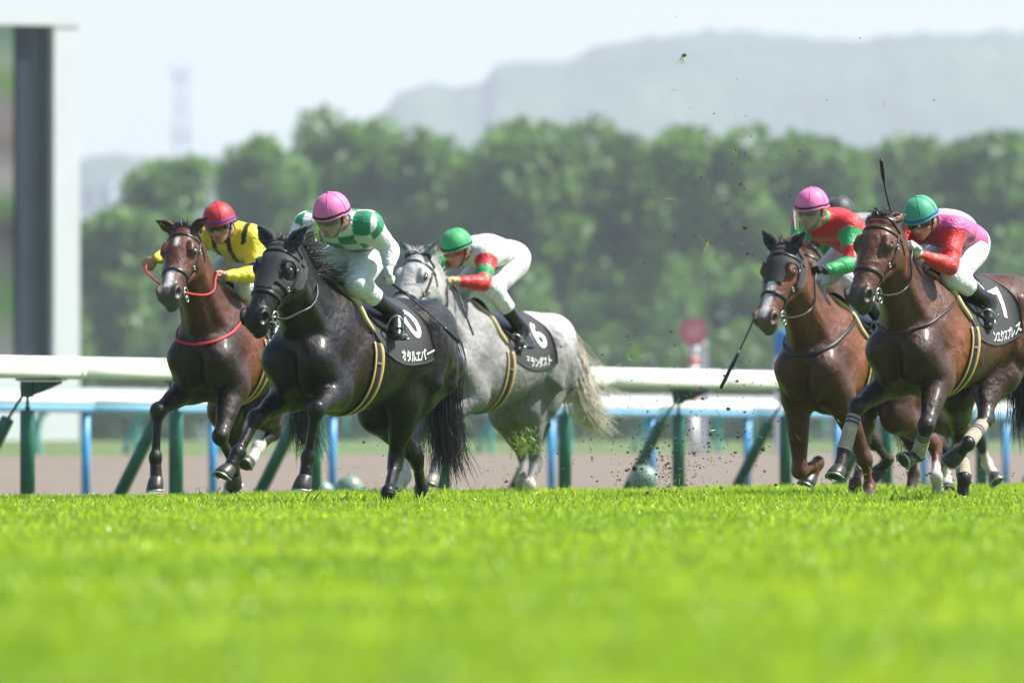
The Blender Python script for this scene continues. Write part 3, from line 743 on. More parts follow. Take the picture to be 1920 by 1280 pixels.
# undergrowth between the trunks
def shrub_row():
    r = np.random.default_rng(55); n = 26000
    px = r.uniform(130, 2150, n); d = r.uniform(326, 338, n); s = 21333 / d
    topz = 3.6 + 1.1 * np.sin(px * .021) + .8 * np.sin(px * .05 + 1)
    z = r.uniform(0, 1, n) ** .8 * topz
    P = 2.6 * np.stack([(px - 960) / s, d, .2 + z], 1); u = r.normal(0, 1, (n, 3)); u /= np.linalg.norm(u, axis=1)[:, None]; v = np.cross(u, r.normal(0, 1, (n, 3))); v /= np.linalg.norm(v, axis=1)[:, None]
    sz = r.uniform(.31, .66, (n, 1)); u *= sz; v *= sz * .65
    V = np.stack([P - u, P + v, P + u, P - v], 1).reshape(-1, 3); c = np.tile(V3(.095, .19, .05), (n, 1)) * r.uniform(.6, 1.3, (n, 1))
    tag(meshobj('undergrowth', V, np.arange(4 * n).reshape(-1, 4), M['leaf'], col=np.repeat(c, 4, 0), smooth=False), 'dense dark undergrowth filling the foot of the tree row', 'undergrowth', kind='stuff')
shrub_row()

# ------------------------------------------------------------------ air
hz, nt, b = mat_new('haze_air'); nt.nodes.remove(b)
pv = N(nt, 'ShaderNodeVolumePrincipled'); pv.inputs['Color'].default_value = (.78, .82, 1, 1); pv.inputs['Density'].default_value = .00014; pv.inputs['Anisotropy'].default_value = .15
nt.links.new(pv.outputs[0], nt.nodes['Material Output'].inputs['Volume'])
mb = MB(); mb.box((0, 4850, 174), (3000, 10100, 352)); hzo = mb.build('haze', hz); tag(hzo, 'pale summer haze hanging in the air over the whole course', 'haze', kind='stuff')
# ---------------- poses (metres, each in its own horse frame: x forward, y left, z up)
POSE = {
 'black': dict(o=(-0.948, 71.0, 0.0), psi=28.0, pitch=5.0, drop=0.317,
  head=[(0.618,0.0,1.103), (1.227,0.143,1.592), (1.625,0.13,1.127)],
  RF=[(0.601,-0.179,0.701), (1.025,-0.169,0.548), (1.249,-0.172,0.341), (1.328,-0.195,0.23)],
  LF=[(0.601,0.179,0.701), (1.029,0.257,0.603), (0.989,0.176,0.311), (1.009,0.168,0.177)],
  LH=[(-0.631,0.158,0.93), (-0.363,0.113,0.674), (-0.468,-0.005,0.273), (-0.207,0.083,0.093), (-0.256,0.023,-0.001)],
  RH=[(-0.631,-0.158,0.93), (-0.463,-0.14,0.584), (-0.879,-0.076,0.306), (-1.106,-0.169,0.106), (-1.02,-0.106,0.002)],
  rider=dict(
   pel=(-0.024,0.043,1.625), nek=(0.444,0.115,1.756), hed=(0.56,0.107,1.804), Lsh=(0.35,0.309,1.756), Lel=(0.189,0.315,1.613),
   Lwr=(0.354,0.382,1.511), Lhd=(0.298,0.348,1.459), Rsh=(0.402,-0.147,1.746), Rel=(0.566,-0.101,1.607), Rwr=(0.658,0.041,1.522),
   Rhd=(0.591,0.041,1.51), Lhp=(0.002,0.096,1.597), Lkn=(0.333,0.126,1.387), Lan=(-0.013,0.246,1.198), Lto=(0.072,0.331,1.103),
   Rhp=(-0.01,-0.082,1.599), Rkn=(0.309,-0.069,1.445), Ran=(0.051,-0.219,1.166), Rto=(0.177,-0.188,1.098),
  )),
 'leftbay': dict(o=(-1.825, 77.6, 0.0), psi=20.0, pitch=3.0, drop=0.23,
  head=[(0.624,0.0,1.168), (1.159,0.024,1.806), (1.597,0.064,1.363)],
  RF=[(0.592,-0.179,0.767), (1.018,-0.229,0.616), (1.077,-0.224,0.303), (1.088,-0.212,0.148)],
  LF=[(0.592,0.179,0.767), (0.899,0.177,0.436), (0.644,0.166,0.27), (0.552,0.145,0.176)],
  LH=[(-0.631,0.158,1.039), (-0.442,-0.048,0.619), (-0.747,-0.068,0.466), (-0.308,-0.02,0.363), (-0.16,-0.032,0.261)],
  RH=[(-0.631,-0.158,1.039), (-0.443,-0.324,0.62), (-0.715,-0.312,0.327), (-0.447,-0.278,0.107), (-0.407,-0.29,0.005)],
  rider=dict(
   pel=(-0.005,0.013,1.655), nek=(0.454,0.075,1.818), hed=(0.583,0.045,1.881), Lsh=(0.413,0.199,1.789), Lel=(0.326,0.219,1.54),
   Lwr=(0.509,0.07,1.531), Lhd=(0.567,0.011,1.549), Rsh=(0.4,-0.129,1.813), Rel=(0.542,-0.306,1.695), Rwr=(0.748,-0.348,1.642),
   Rhd=(0.75,-0.409,1.613), Lhp=(0.016,0.06,1.611), Lkn=(0.365,0.071,1.45), Lan=(0.03,0.155,1.218), Lto=(0.158,0.205,1.133),
   Rhp=(-0.01,-0.075,1.612), Rkn=(0.321,-0.16,1.488), Ran=(-0.001,-0.189,1.237), Rto=(0.123,-0.179,1.156),
  )),
 'grey': dict(o=(-0.128, 83.5, 0.0), psi=28.0, pitch=4.0, drop=0.268,
  head=[(0.621,0.0,1.141), (1.209,0.035,1.721), (1.655,0.053,1.284)],
  RF=[(0.597,-0.179,0.739), (0.877,-0.225,0.381), (0.992,-0.206,0.156), (1.021,-0.248,0.043)],
  LF=[(0.597,0.179,0.739), (0.984,0.062,0.516), (0.936,0.027,0.253), (1.001,0.032,0.137)],
  LH=[(-0.631,0.158,0.99), (-0.415,0.058,0.655), (-0.593,0.034,0.25), (-0.319,0.117,0.094), (-0.396,0.076,0.007)],
  RH=[(-0.631,-0.158,0.99), (-0.429,-0.151,0.616), (-0.803,-0.166,0.281), (-0.553,-0.074,0.124), (-0.631,-0.111,0.022)],
  rider=dict(
   pel=(-0.054,0.102,1.758), nek=(0.445,0.046,1.802), hed=(0.613,0.012,1.815), Lsh=(0.428,0.165,1.762), Lel=(0.344,0.089,1.562),
   Lwr=(0.574,0.009,1.579), Lhd=(0.647,-0.031,1.586), Rsh=(0.401,-0.146,1.777), Rel=(0.58,-0.218,1.685), Rwr=(0.768,-0.262,1.636),
   Rhd=(0.767,-0.338,1.637), Lhp=(-0.022,0.142,1.71), Lkn=(0.325,0.149,1.53), Lan=(0.032,0.188,1.229), Lto=(0.111,0.256,1.118),
   Rhp=(-0.037,-0.031,1.704), Rkn=(0.275,-0.099,1.532), Ran=(-0.003,-0.168,1.223), Rto=(0.096,-0.137,1.124),
  )),
 'rightbay': dict(o=(2.852, 73.5, 0.0), psi=27.0, pitch=0.0, drop=0.174,
  head=[(0.63,0.0,1.191), (1.19,0.053,1.792), (1.566,0.039,1.292)],
  RF=[(0.578,-0.179,0.792), (0.999,-0.221,0.628), (1.131,-0.249,0.342), (1.21,-0.245,0.223)],
  LF=[(0.578,0.179,0.792), (0.914,0.231,0.502), (0.765,0.106,0.325), (0.848,0.077,0.288)],
  LH=[(-0.63,0.158,1.128), (-0.387,0.058,0.833), (-0.167,0.151,0.545), (0.111,0.154,0.4), (0.075,0.073,0.331)],
  RH=[(-0.63,-0.158,1.128), (-0.45,-0.18,0.695), (-0.735,-0.293,0.428), (-0.541,-0.176,0.174), (-0.549,-0.192,0.035)],
  rider=dict(
   pel=(-0.035,0.075,1.692), nek=(0.449,0.091,1.804), hed=(0.598,0.047,1.836), Lsh=(0.414,0.192,1.77), Lel=(0.357,0.135,1.531),
   Lwr=(0.585,-0.0,1.604), Lhd=(0.674,-0.019,1.665), Rsh=(0.386,-0.108,1.766), Rel=(0.546,-0.124,1.616), Rwr=(0.69,-0.099,1.733),
   Rhd=(0.652,-0.116,1.802), Lhp=(-0.008,0.118,1.64), Lkn=(0.342,0.068,1.463), Lan=(-0.01,0.193,1.312), Lto=(0.048,0.287,1.184),
   Rhp=(-0.027,-0.042,1.641), Rkn=(0.29,-0.142,1.482), Ran=(-0.007,-0.204,1.211), Rto=(0.114,-0.186,1.123),
  )),
 'chestnut': dict(o=(2.352, 79.0, 0.0), psi=24.0, pitch=2.0, drop=0.276,
  head=[(0.626,0.0,1.111), (1.204,0.016,1.714), (1.577,-0.002,1.207)],
  RF=[(0.587,-0.179,0.71), (0.566,-0.147,0.201), (0.267,-0.135,0.267), (0.33,-0.164,0.153)],
  LF=[(0.587,0.179,0.71), (0.419,0.279,0.282), (0.321,0.267,0.098), (0.419,0.318,0.017)],
  LH=[(-0.631,0.158,1.004), (-0.481,0.144,0.586), (-0.937,0.261,0.381), (-0.776,0.326,0.165), (-0.864,0.311,0.045)],
  RH=[(-0.631,-0.158,1.004), (-0.461,-0.129,0.549), (-0.757,-0.218,0.307), (-0.456,-0.155,0.121), (-0.447,-0.164,0.02)],
  rider=dict(
   pel=(-0.021,0.051,1.733), nek=(0.442,0.01,1.947), hed=(0.633,-0.031,2.01), Lsh=(0.427,0.162,1.891), Lel=(0.378,0.119,1.623),
   Lwr=(0.592,0.059,1.591), Lhd=(0.638,0.003,1.606), Rsh=(0.419,-0.176,1.894), Rel=(0.559,-0.197,1.726), Rwr=(0.716,-0.263,1.595),
   Rhd=(0.756,-0.282,1.54), Lhp=(0.003,0.092,1.688), Lkn=(0.346,0.014,1.499), Lan=(0.033,0.133,1.251), Lto=(0.136,0.195,1.157),
   Rhp=(-0.021,-0.049,1.689), Rkn=(0.289,-0.142,1.508), Ran=(-0.012,-0.186,1.234), Rto=(0.107,-0.177,1.14),
  )),
 'sixth': dict(o=(2.78, 84.0, 0.0), psi=24.0, pitch=2.0, drop=0.246,
  head=[(0.626,0.0,1.141), (1.226,-0.148,1.784), (1.632,-0.113,1.29)],
  RF=[(0.587,-0.179,0.74), (0.321,0.021,0.4), (0.031,0.009,0.282), (-0.039,-0.084,0.203)],
  LF=[(0.587,0.179,0.74), (0.389,0.352,0.4), (0.269,0.304,0.165), (0.341,0.316,0.04)],
  LH=[(-0.631,0.158,1.034), (-0.524,0.146,0.598), (-0.982,0.33,0.44), (-1.21,0.299,0.241), (-1.157,0.389,0.145)],
  RH=[(-0.631,-0.158,1.034), (-0.533,-0.114,0.578), (-0.953,0.051,0.36), (-1.16,-0.015,0.149), (-1.064,0.049,0.062)],
  rider=dict(
   pel=(0.009,-0.022,1.818), nek=(0.479,-0.063,2.006), hed=(0.668,-0.117,2.062), Lsh=(0.461,0.078,1.947), Lel=(0.402,0.037,1.693),
   Lwr=(0.617,-0.028,1.652), Lhd=(0.675,-0.072,1.659), Rsh=(0.455,-0.264,1.95), Rel=(0.396,-0.394,1.755), Rwr=(0.569,-0.259,1.615),
   Rhd=(0.648,-0.214,1.594), Lhp=(0.029,0.029,1.77), Lkn=(0.368,-0.045,1.569), Lan=(0.062,0.064,1.305), Lto=(0.16,0.125,1.205),
   Rhp=(0.004,-0.109,1.771), Rkn=(0.306,-0.219,1.579), Ran=(0.018,-0.252,1.287), Rto=(0.131,-0.235,1.187),
  )),
}
def joints(P):
    J = dict(zip('NPM', P['head']))
    for leg in ('RF', 'LF', 'LH', 'RH'):
        for k, v in zip('EKFT' if leg[1] == 'F' else 'HSKFT', P[leg]): J[leg + k] = v
    for k, v in P['rider'].items(): J['j' + k] = v
    return {k: np.array(v, float) for k, v in J.items()}
# ------------------------------------------------------------------ horses
S_ = 1.05
TX = [-.95, -.90, -.82, -.70, -.50, -.30, -.10, .10, .30, .45, .58, .70, .80, .86]
TT = [1.36, 1.43, 1.50, 1.565, 1.595, 1.57, 1.53, 1.515, 1.55, 1.60, 1.565, 1.45, 1.30, 1.20]
TB = [1.24, 1.12, .99, .93, .96, .95, .89, .85, .82, .82, .87, .96, 1.05, 1.12]
TW = [.04, .10, .165, .225, .252, .248, .258, .265, .245, .222, .205, .178, .12, .04]
def cubic(xs, ys, x):
    m = np.gradient(ys, xs); i = np.clip(np.searchsorted(xs, x) - 1, 0, len(xs) - 2)
    xs = np.asarray(xs); ys = np.asarray(ys); h = xs[i + 1] - xs[i]; t = np.clip((x - xs[i]) / h, 0, 1)
    return (2 * t ** 3 - 3 * t ** 2 + 1) * ys[i] + (t ** 3 - 2 * t ** 2 + t) * h * m[i] + (-2 * t ** 3 + 3 * t ** 2) * ys[i + 1] + (t ** 3 - t ** 2) * h * m[i + 1]

HS = [-.03, .0, .10, .22, .34, .46, .58, .70, .80, .89, .96, 1.0]
HU = [.00, .045, .066, .072, .064, .054, .046, .040, .036, .034, .018, -.012]
HL = [-.06, -.135, -.195, -.218, -.208, -.172, -.134, -.112, -.104, -.104, -.097, -.074]
HW = [.045, .072, .095, .107, .103, .089, .075, .066, .062, .066, .058, .032]

class Horse: pass
LEGS = ('RF', 'LF', 'LH', 'RH')

def build_horse(key, cfg):
    P = POSE[key]; J = joints(P)
    for k, v in cfg.get('fix', {}).items(): J[k] = np.array(v, float)
    pit = R(P['pitch']); cp, sp_ = math.cos(pit), math.sin(pit); drop = P['drop']; pz = 1.2 * S_
    def T(x, y, z):
        x, y, z = x * S_, y * S_, z * S_; return V3(x * cp - (z - pz) * sp_, y, pz + x * sp_ + (z - pz) * cp - drop)
    psi = R(P['psi']); rz = math.atan2(-math.cos(psi), -math.sin(psi))
    H = Horse(); H.J = J; H.T = T; H.rz = rz; H.o = P['o']
    root = empty('race_horse', P['o'], rz, cfg['label'], 'horse', 'racing horses'); H.root = root
    allp = np.array([v for k, v in J.items() if not k.startswith('j')])
    lo = np.minimum(allp.min(0), [-1.12, -.36, -.02]) - .09; hi = np.maximum(allp.max(0), [.95, .36, 1.6]) + V3(.12, .09, .24); lo[2] = -.06
    f = Field(lo, hi, cfg.get('h', .0095)); H.f = f
    # trunk
    def trunk(X, Y, Z):
        Z1 = Z + drop - pz; xc = (X * cp + Z1 * sp_) / S_; zc = (pz - X * sp_ + Z1 * cp) / S_
        xq = np.clip(xc, TX[0], TX[-1]); top = cubic(TX, TT, xq); bot = cubic(TX, TB, xq); w = np.maximum(cubic(TX, TW, xq), .02)
        c = (top + bot) / 2; h = np.maximum((top - bot) / 2, .02); v = (zc - c) / h
        g = np.exp(-((xc - .42) / .22) ** 2)
        nar = 1 - (.22 + .38 * g) * np.clip(v, 0, 1) ** 1.6
        rho = np.sqrt((Y / S_ / (w * nar)) ** 2 + v ** 2) ; e = np.abs(xc - xq)
        return ((rho - 1) * np.minimum(w, h) + e) * S_
    f.put(trunk, T(-1.06, -.34, .78) - .03, T(.98, .34, 1.68) + .06, .03)
    # head frame
    Pl, Mz = J['P'], J['M']; a = nrm(Mz - Pl); hl = np.linalg.norm(Mz - Pl)
    yaw = R(cfg.get('hyaw', 0)); roll = R(cfg.get('hroll', 0))
    l = V3(-math.sin(yaw), math.cos(yaw), 0); l = nrm(l - a * (l @ a)); u = np.cross(a, l)
    l, u = l * math.cos(roll) + u * math.sin(roll), u * math.cos(roll) - l * math.sin(roll)
    sc = hl / .63 * cfg.get('hscale', 1.18); H.hf = (Pl, a, l, u, hl, sc)
    def hp(s, ll, uu): return Pl + a * hl * s + l * ll * sc + u * uu * sc
    H.hp = hp
    # neck
    n0, n1, n3 = T(.46, 0, 1.24), T(.74, 0, 1.36), hp(.07, 0, -.055)
    n1 = n1 + V3(0, 0, cfg.get('neck_up', .02)); tt = np.linspace(0, 1, 9)[:, None]
    NP = (1 - tt) ** 2 * n0 + 2 * tt * (1 - tt) * n1 + tt ** 2 * n3
    ru = np.interp(tt[:, 0], [0, .3, .6, 1], [.185, .148, .112, .084]) * S_ * cfg.get('neck', 1.); rv = np.interp(tt[:, 0], [0, .25, .5, .75, 1], [.30, .262, .212, .175, .142]) * S_ * cfg.get('neck', 1.)
    f.loft(NP, lerp(V3(0, 1, 0), l, tt), ru, rv, k=.07); H.NP = NP; H.nv = rv
    # crest and jugular groove
    W = np.cross(np.gradient(NP, axis=0), V3(0, 1, 0)); W = np.array([nrm(w) for w in W]); W = np.where(W[:, 2:3] < 0, -W, W); H.NW = W
    for i in range(2, 8): f.cone(NP[i] + W[i] * rv[i] * .80, NP[i + 1] + W[i + 1] * rv[i + 1] * .80, .05, .042, k=.05)
    for sd in (-1, 1):
        f.cone(NP[2] - W[2] * .10 + V3(0, .12 * sd, 0), NP[7] - W[7] * .05 + V3(0, .055 * sd, 0), .05, .035, k=.05)
    # legs
    for n in LEGS:
        sg = -1 if n[0] == 'R' else 1; Fp, Tp = J[n + 'F'], J[n + 'T']; K = J[n + 'K']; sv = V3(0, 1, 0)
        if n[1] == 'F':
            E = J[n + 'E']; E = E * V3(1, .88, 1); SP = T(.745, .125 * sg, 1.10); SP = SP + .18 * (K - T(.58, .17 * sg, .48)) * V3(1, 0, .4) * .3
            f.cone(T(.40, .105 * sg, 1.40), SP, .080, .096, k=.09, side=sv, flat=.8)
            f.cone(T(.30, .145 * sg, 1.22), E + V3(-.02, 0, .05), .09, .10, k=.07, side=sv, flat=.75)
            f.cone(SP, E + V3(.02, 0, 0), .090, .092, k=.10)
            f.ell(T(.755, .075 * sg, 1.03), V3(.10, .085, .15), k=.05)
            d = nrm(K - E); fw = nrm(V3(1, 0, 0) - d * d[0]) if abs(d[0]) < .95 else V3(0, 0, 1)
            f.cone(E + V3(0, 0, .01), K, .096, .044, k=.045)
            f.cone(E + d * .03 + fw * .028, lerp(E, K, .55) + fw * .016, .068, .050, k=.04)
            f.cone(E + d * .02 - fw * .035, lerp(E, K, .5) - fw * .018, .052, .036, k=.03)
            f.cone(E + d * .05 + V3(0, sg * .035, 0), lerp(E, K, .5) + V3(0, sg * .02, 0), .045, .03, k=.025)
            dc = nrm(Fp - K)
            f.cone(K - d * .035, K + dc * .03, .049, .045, k=.03); f.ell(K + fw * .012, V3(.045, .05, .048), k=.03)
            f.cone(K - fw * .035 - d * .01, K - fw * .02 + dc * .04, .022, .016, k=.02)
        else:
            Hj, St = J[n + 'H'], J[n + 'S']
            f.ell(T(-.60, .12 * sg, 1.40), V3(.30, .15, .20), k=.06)
            f.cone(Hj + V3(.02, 0, .03), St, .185, .115, k=.08, side=sv, flat=.82)
            f.cone(T(-.46, .20 * sg, 1.40), St + V3(0, .0, .06), .09, .10, k=.07, side=sv, flat=.8)
            mid = lerp(St, K, .45)
            d = nrm(K - St); bk = nrm(V3(-1, 0, 0) - d * (-d[0])) if abs(d[0]) < .95 else V3(0, 0, 1)
            f.cone(T(-.86, .12 * sg, 1.22), lerp(Hj, mid, .62) + bk * .07, .115, .105, k=.08)
            f.cone(lerp(Hj, mid, .62) + bk * .06, mid + bk * .025, .10, .058, k=.06)
            f.cone(St, K, .108, .042, k=.06, side=sv, flat=.9)
            f.cone(lerp(St, K, .1) + V3(0, sg * .03, 0), lerp(St, K, .6), .075, .045, k=.04)
            dc = nrm(Fp - K); pt = nrm(-d * .25 - dc * 1.0 + bk * .8)
            f.cone(K - d * .05, K + dc * .06, .046, .043, k=.03); f.cone(K, K + pt * .075, .038, .026, k=.03)
            f.cone(K + pt * .07, lerp(K, St, .42) + bk * .03, .020, .022, k=.03)
        ds = nrm(Fp - K); bk2 = nrm(V3(-1, 0, 0) + ds * ds[0]) if abs(ds[0]) < .9 else V3(0, 0, 1 if ds[0] > 0 else -1)
        r0 = .0345 if n[1] == 'F' else .037
        f.cone(K, Fp, r0, r0 - .003, k=.02, side=sv, flat=.85)
        f.cone(K + ds * .05 + bk2 * .022, Fp + bk2 * .022 - ds * .02, .016, .019, k=.018)
        f.ell(Fp + bk2 * .008, V3(.046, .042, .046), k=.025)
        dp = nrm(Tp - Fp); f.cone(Fp, Tp - dp * .02, .036, .042, k=.025)
    # head
    def headfn(X, Y, Z):
        px, py, pz_ = X - Pl[0], Y - Pl[1], Z - Pl[2]
        s = (px * a[0] + py * a[1] + pz_ * a[2]) / hl; q = (px * l[0] + py * l[1] + pz_ * l[2]) / sc; w = (px * u[0] + py * u[1] + pz_ * u[2]) / sc
        sq = np.clip(s, HS[0], HS[-1]); up = cubic(HS, HU, sq); lw = cubic(HS, HL, sq); ww = np.maximum(cubic(HS, HW, sq), .012)
        c = (up + lw) / 2; h = np.maximum((up - lw) / 2, .015); v = (w - c) / h
        wd = ww * (1 - .30 * np.clip(-v, 0, 1) ** 1.5 * sstep(.25, .7, sq)) * (1 - .10 * np.clip(v, 0, 1) ** 2)
        rho = (np.abs(q / wd) ** 2.4 + np.abs(v) ** 2.4) ** (1 / 2.4); e = np.abs(s - sq) * hl
        return ((rho - 1) * np.minimum(wd, h)) * sc * .95 + e
    c0 = np.array([hp(s, q, w) for s in (-.08, 1.08) for q in (-.13, .13) for w in (-.25, .1)])
    f.put(headfn, c0.min(0) - .02, c0.max(0) + .02, .03)
    AX = (a, l, u); H.eyes = []
    for sd in (-1, 1):
        f.ell(hp(.30, .080 * sd, .020), V3(.044, .026, .030) * sc, k=.03, ax=AX)               # orbit
        f.cone(hp(.245, .078 * sd, .046), hp(.34, .090 * sd, .038), .014 * sc, .011 * sc, k=.018)   # brow ridge
        f.ell(hp(.315, .112 * sd, .012), V3(.031, .022, .021) * sc, k=.006, ax=AX, sub=True)
        f.cone(hp(.36, .082 * sd, -.035), hp(.60, .055 * sd, -.035), .016, .010, k=.02)         # facial crest
        f.ell(hp(.20, .058 * sd, -.12), V3(.095, .04, .085) * sc, k=.03, ax=AX)                 # jowl
        f.ell(hp(.905, .054 * sd, .002), V3(.050, .024, .040) * sc, k=.016, ax=AX)              # nostril wing
        f.ell(hp(.935, .070 * sd, .004), V3(.034, .026, .026) * sc, k=.010, ax=AX, sub=True)      # nostril
        f.cone(hp(.80, .070 * sd, -.055), hp(.985, .026 * sd, -.056), .006, .006, k=.008, sub=True)  # mouth
        f.cone(hp(.42, .085 * sd, -.09), hp(.66, .062 * sd, -.07), .014, .010, k=.03, sub=True)     # cheek hollow
        # ears
        eb = hp(.005, .052 * sd, .035); ed = cfg.get('ear', (.35, .25, .9)); dv = nrm(-a * ed[2] + l * sd * ed[1] + u * ed[0])
        et = eb + dv * .128 * sc; em = lerp(eb, et, .42)
        fr = nrm(u - dv * (u @ dv)); frn = nrm(fr + l * sd * .5); frn = nrm(frn - dv * (frn @ dv)); wd = np.cross(dv, frn)
        f.cone(eb - dv * .02, em, .026 * sc, .034 * sc, k=.02, side=frn, flat=.6); f.cone(em, et, .034 * sc, .006, k=.012, side=frn, flat=.55)
        f.cone(lerp(eb, et, .22) + frn * .016, lerp(eb, et, .85) + frn * .008, .017, .006, k=.006, sub=True)
        H.__dict__.setdefault('ears', []).append((eb, em, et))
        H.eyes.append(hp(.315, .096 * sd, .012))
    f.ell(hp(.90, 0, -.100), V3(.058, .042, .028) * sc, k=.02, ax=AX)                            # chin / lower lip
    f.ell(hp(.955, 0, -.022), V3(.036, .048, .046) * sc, k=.02, ax=AX)                            # upper lip
    # grooves between the muscle masses
    for sd in (-1, 1):
        for (q0, q1, ra_, rb_, kk_) in (((.47, .105, 1.47), (.74, .150, 1.17), .032, .038, .030), ((.40, .175, 1.16), (.53, .180, .98), .068, .055, .035), ((.58, .150, 1.24), (.66, .150, 1.10), .034, .034, .06),
                                        ((-.44, .255, 1.43), (-.40, .235, 1.12), .030, .026, .05), ((-.70, .195, 1.40), (-.74, .205, 1.10), .060, .055, .045), ((-.52, .225, 1.36), (-.50, .235, 1.08), .060, .060, .045)):
            f.cone(T(q0[0], q0[1] * sd, q0[2]), T(q1[0], q1[1] * sd, q1[2]), ra_, rb_, k=kk_)
    f.cone(T(.885, 0, 1.18), T(.80, 0, .90), .008, .010, k=.09, sub=True)
    # dock of the tail
    TR = T(-.90, 0, 1.40); H.TR = TR
    tg = [TR + np.array(q) for q in cfg['tail']]
    f.cone(T(-.80, 0, 1.45), lerp(TR, tg[1], .9), .05, .03, k=.05)
    V, Q = f.mesh()
    # vertex colours
    C = np.tile(V3(*cfg['coat']), (len(V), 1)); dk = V3(*cfg['dark'])
    rel = V - Pl; hs = rel @ a / hl; hlx = rel @ l / sc; hu = rel @ u / sc
    hd = (hs > -.06) & (hs < 1.1) & (np.abs(hlx) < .14) & (hu > -.24) & (hu < .11)
    def blend(C, c, w): return C * (1 - w[:, None]) + np.asarray(c) * w[:, None]
    zc = V[:, 2]
    C = blend(C, V3(*cfg['coat']) * cfg.get('under', .6), sstep(1.15, .75, zc) * .8)            # shade on chest / belly put into the coat colour
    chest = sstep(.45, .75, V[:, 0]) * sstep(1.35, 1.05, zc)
    C = blend(C, dk if cfg.get('shaded_chest') else V3(*cfg['coat']) * cfg.get('under', .6), chest * cfg.get('chestw', .7))  # front of the chest darkened in colour as if in shade
    if cfg.get('flank_lit') is not None:
        C = blend(C, V3(*cfg['flank_lit']), np.exp(-((V[:, 0] - .42) / .13) ** 2) * sstep(.55, .75, zc) * sstep(1.35, 1.1, zc) * .8)  # sunlit highlight on the flank painted into the coat
    if 'crou' in cfg: C = blend(C, V3(*cfg['crou']), np.maximum(sstep(-.15, -.5, V[:, 0]) * sstep(1.0, 1.3, zc), np.where(hd, .55, 0)))  # sun on top of the croup painted into the coat; head paler too
    C = blend(C, V3(*cfg.get('muzzle', cfg['dark'])), np.where(hd, sstep(.72, .93, hs), 0) * .85)
    eyed = np.min([np.linalg.norm(V - e, axis=1) for e in H.eyes], 0); C = blend(C, dk, np.where(hd, sstep(.05, .025, eyed), 0) * .8)
    for n in LEGS:
        ch = [J[n + k] for k in ('K', 'F', 'T')]; up = J[n + ('E' if n[1] == 'F' else 'S')]
        d1, t1 = segd(V, up, ch[0]); d2, t2 = segd(V, ch[0], ch[1]); d3, t3 = segd(V, ch[1], ch[2])
        pc = cfg.get('points', cfg['dark']); w = np.maximum(np.where(d1 < .11, sstep(cfg.get('pt0', .62), .95, t1), 0), np.where((d2 < .085) | (d3 < .085), 1, 0))
        C = blend(C, pc, w * cfg.get('ptw', .92))
        if n in cfg.get('socks', {}):
            s0 = cfg['socks'][n]; w = np.maximum(np.where((d2 < .07), sstep(s0, s0 + .12, t2), 0), np.where(d3 < .07, 1, 0)); C = blend(C, (.62, .56, .52), w * .9)
    for (s0, s1, w0, off) in cfg.get('blaze', []):
        w = np.where(hd & (hu > .0), sstep(s0 - .03, s0 + .03, hs) * sstep(s1 + .03, s1 - .03, hs) * sstep(w0 + .008, w0 - .006, np.abs(hlx - off)), 0); C = blend(C, (.72, .68, .66), w)
    for eb, em, et in H.ears:
        d1, t1 = segd(V, eb, et); C = blend(C, dk, np.where(d1 < .05, sstep(.3, 1., t1) * .8, 0))
    nd = np.linalg.norm(V - hp(.945, .070, .002), axis=1); nd2 = np.linalg.norm(V - hp(.945, -.070, .002), axis=1)
    C = blend(C, (.012, .008, .008), sstep(.030, .016, np.minimum(nd, nd2)))
    C = smooth_attr(V, Q, C, 2)
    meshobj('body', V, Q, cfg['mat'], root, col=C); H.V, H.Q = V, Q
    H.head_coords = (hs, hlx, hu)
    # eyes
    for sd, e in zip((-1, 1), H.eyes):
        vv = []; n = 12
        for i in range(7):
            th = math.pi * i / 6
            for k in range(n): vv.append(e - l * sd * .010 + .026 * sc * (math.cos(th) * l + math.sin(th) * (math.cos(k * 2 * math.pi / n) * a + .85 * math.sin(k * 2 * math.pi / n) * u)))
        ff = [(i * n + k, i * n + (k + 1) % n, (i + 1) * n + (k + 1) % n, (i + 1) * n + k) for i in range(6) for k in range(n)]
        meshobj('eye', vv, ff, M['eye'], root)
    # hooves
    for n in LEGS:
        Fp, Tp = J[n + 'F'], J[n + 'T']; d = nrm(Tp - Fp); tv = V3(1, 0, 0) if (d[2] < -.2) else V3(.2, 0, 1 if d[0] < 0 else -1)
        if n in cfg.get('toe', {}): tv = V3(*cfg['toe'][n])
        tv = nrm(tv - d * (tv @ d)); lv = np.cross(d, tv); vv = []; nn = 22
        prof = [(-.028, .040, 0.0), (-.018, .047, .002), (.0, .052, .010), (.03, .058, .020), (.052, .062, .030), (.056, .060, .030)]
        for (h, r, o) in prof:
            for k in range(nn):
                t = 2 * math.pi * k / nn; ct = math.cos(t); rr = r * (1.08 if ct > 0 else .86)
                vv.append(Tp + d * (h + .012 * (ct > 0) * (h > .04)) + tv * (o + rr * ct) + lv * r * .96 * math.sin(t))
        m_ = len(prof); ff = [(i * nn + k, i * nn + (k + 1) % nn, (i + 1) * nn + (k + 1) % nn, (i + 1) * nn + k) for i in range(m_ - 1) for k in range(nn)]
        ff += [tuple(range(nn - 1, -1, -1)), tuple((m_ - 1) * nn + k for k in range(nn))]
        ho = meshobj('hoof', vv, ff, M['hoof_pale'] if n in cfg.get('palehoof', ()) else M['hoof'], root)
        mb = MB(); ring = [Tp + d * (.060 + .012 * (math.cos(t) > 0)) + tv * (.030 + .058 * math.cos(t) * (1.06 if math.cos(t) > 0 else .86)) + lv * .055 * math.sin(t) for t in np.linspace(-2.4, 2.4, 18)]
        V_, F_ = strap_geo(ring, np.tile(-d, (18, 1)), .018, -.008); mb.add(V_, F_); mb.build('horseshoe', M['shoe'], ho, smooth=True)
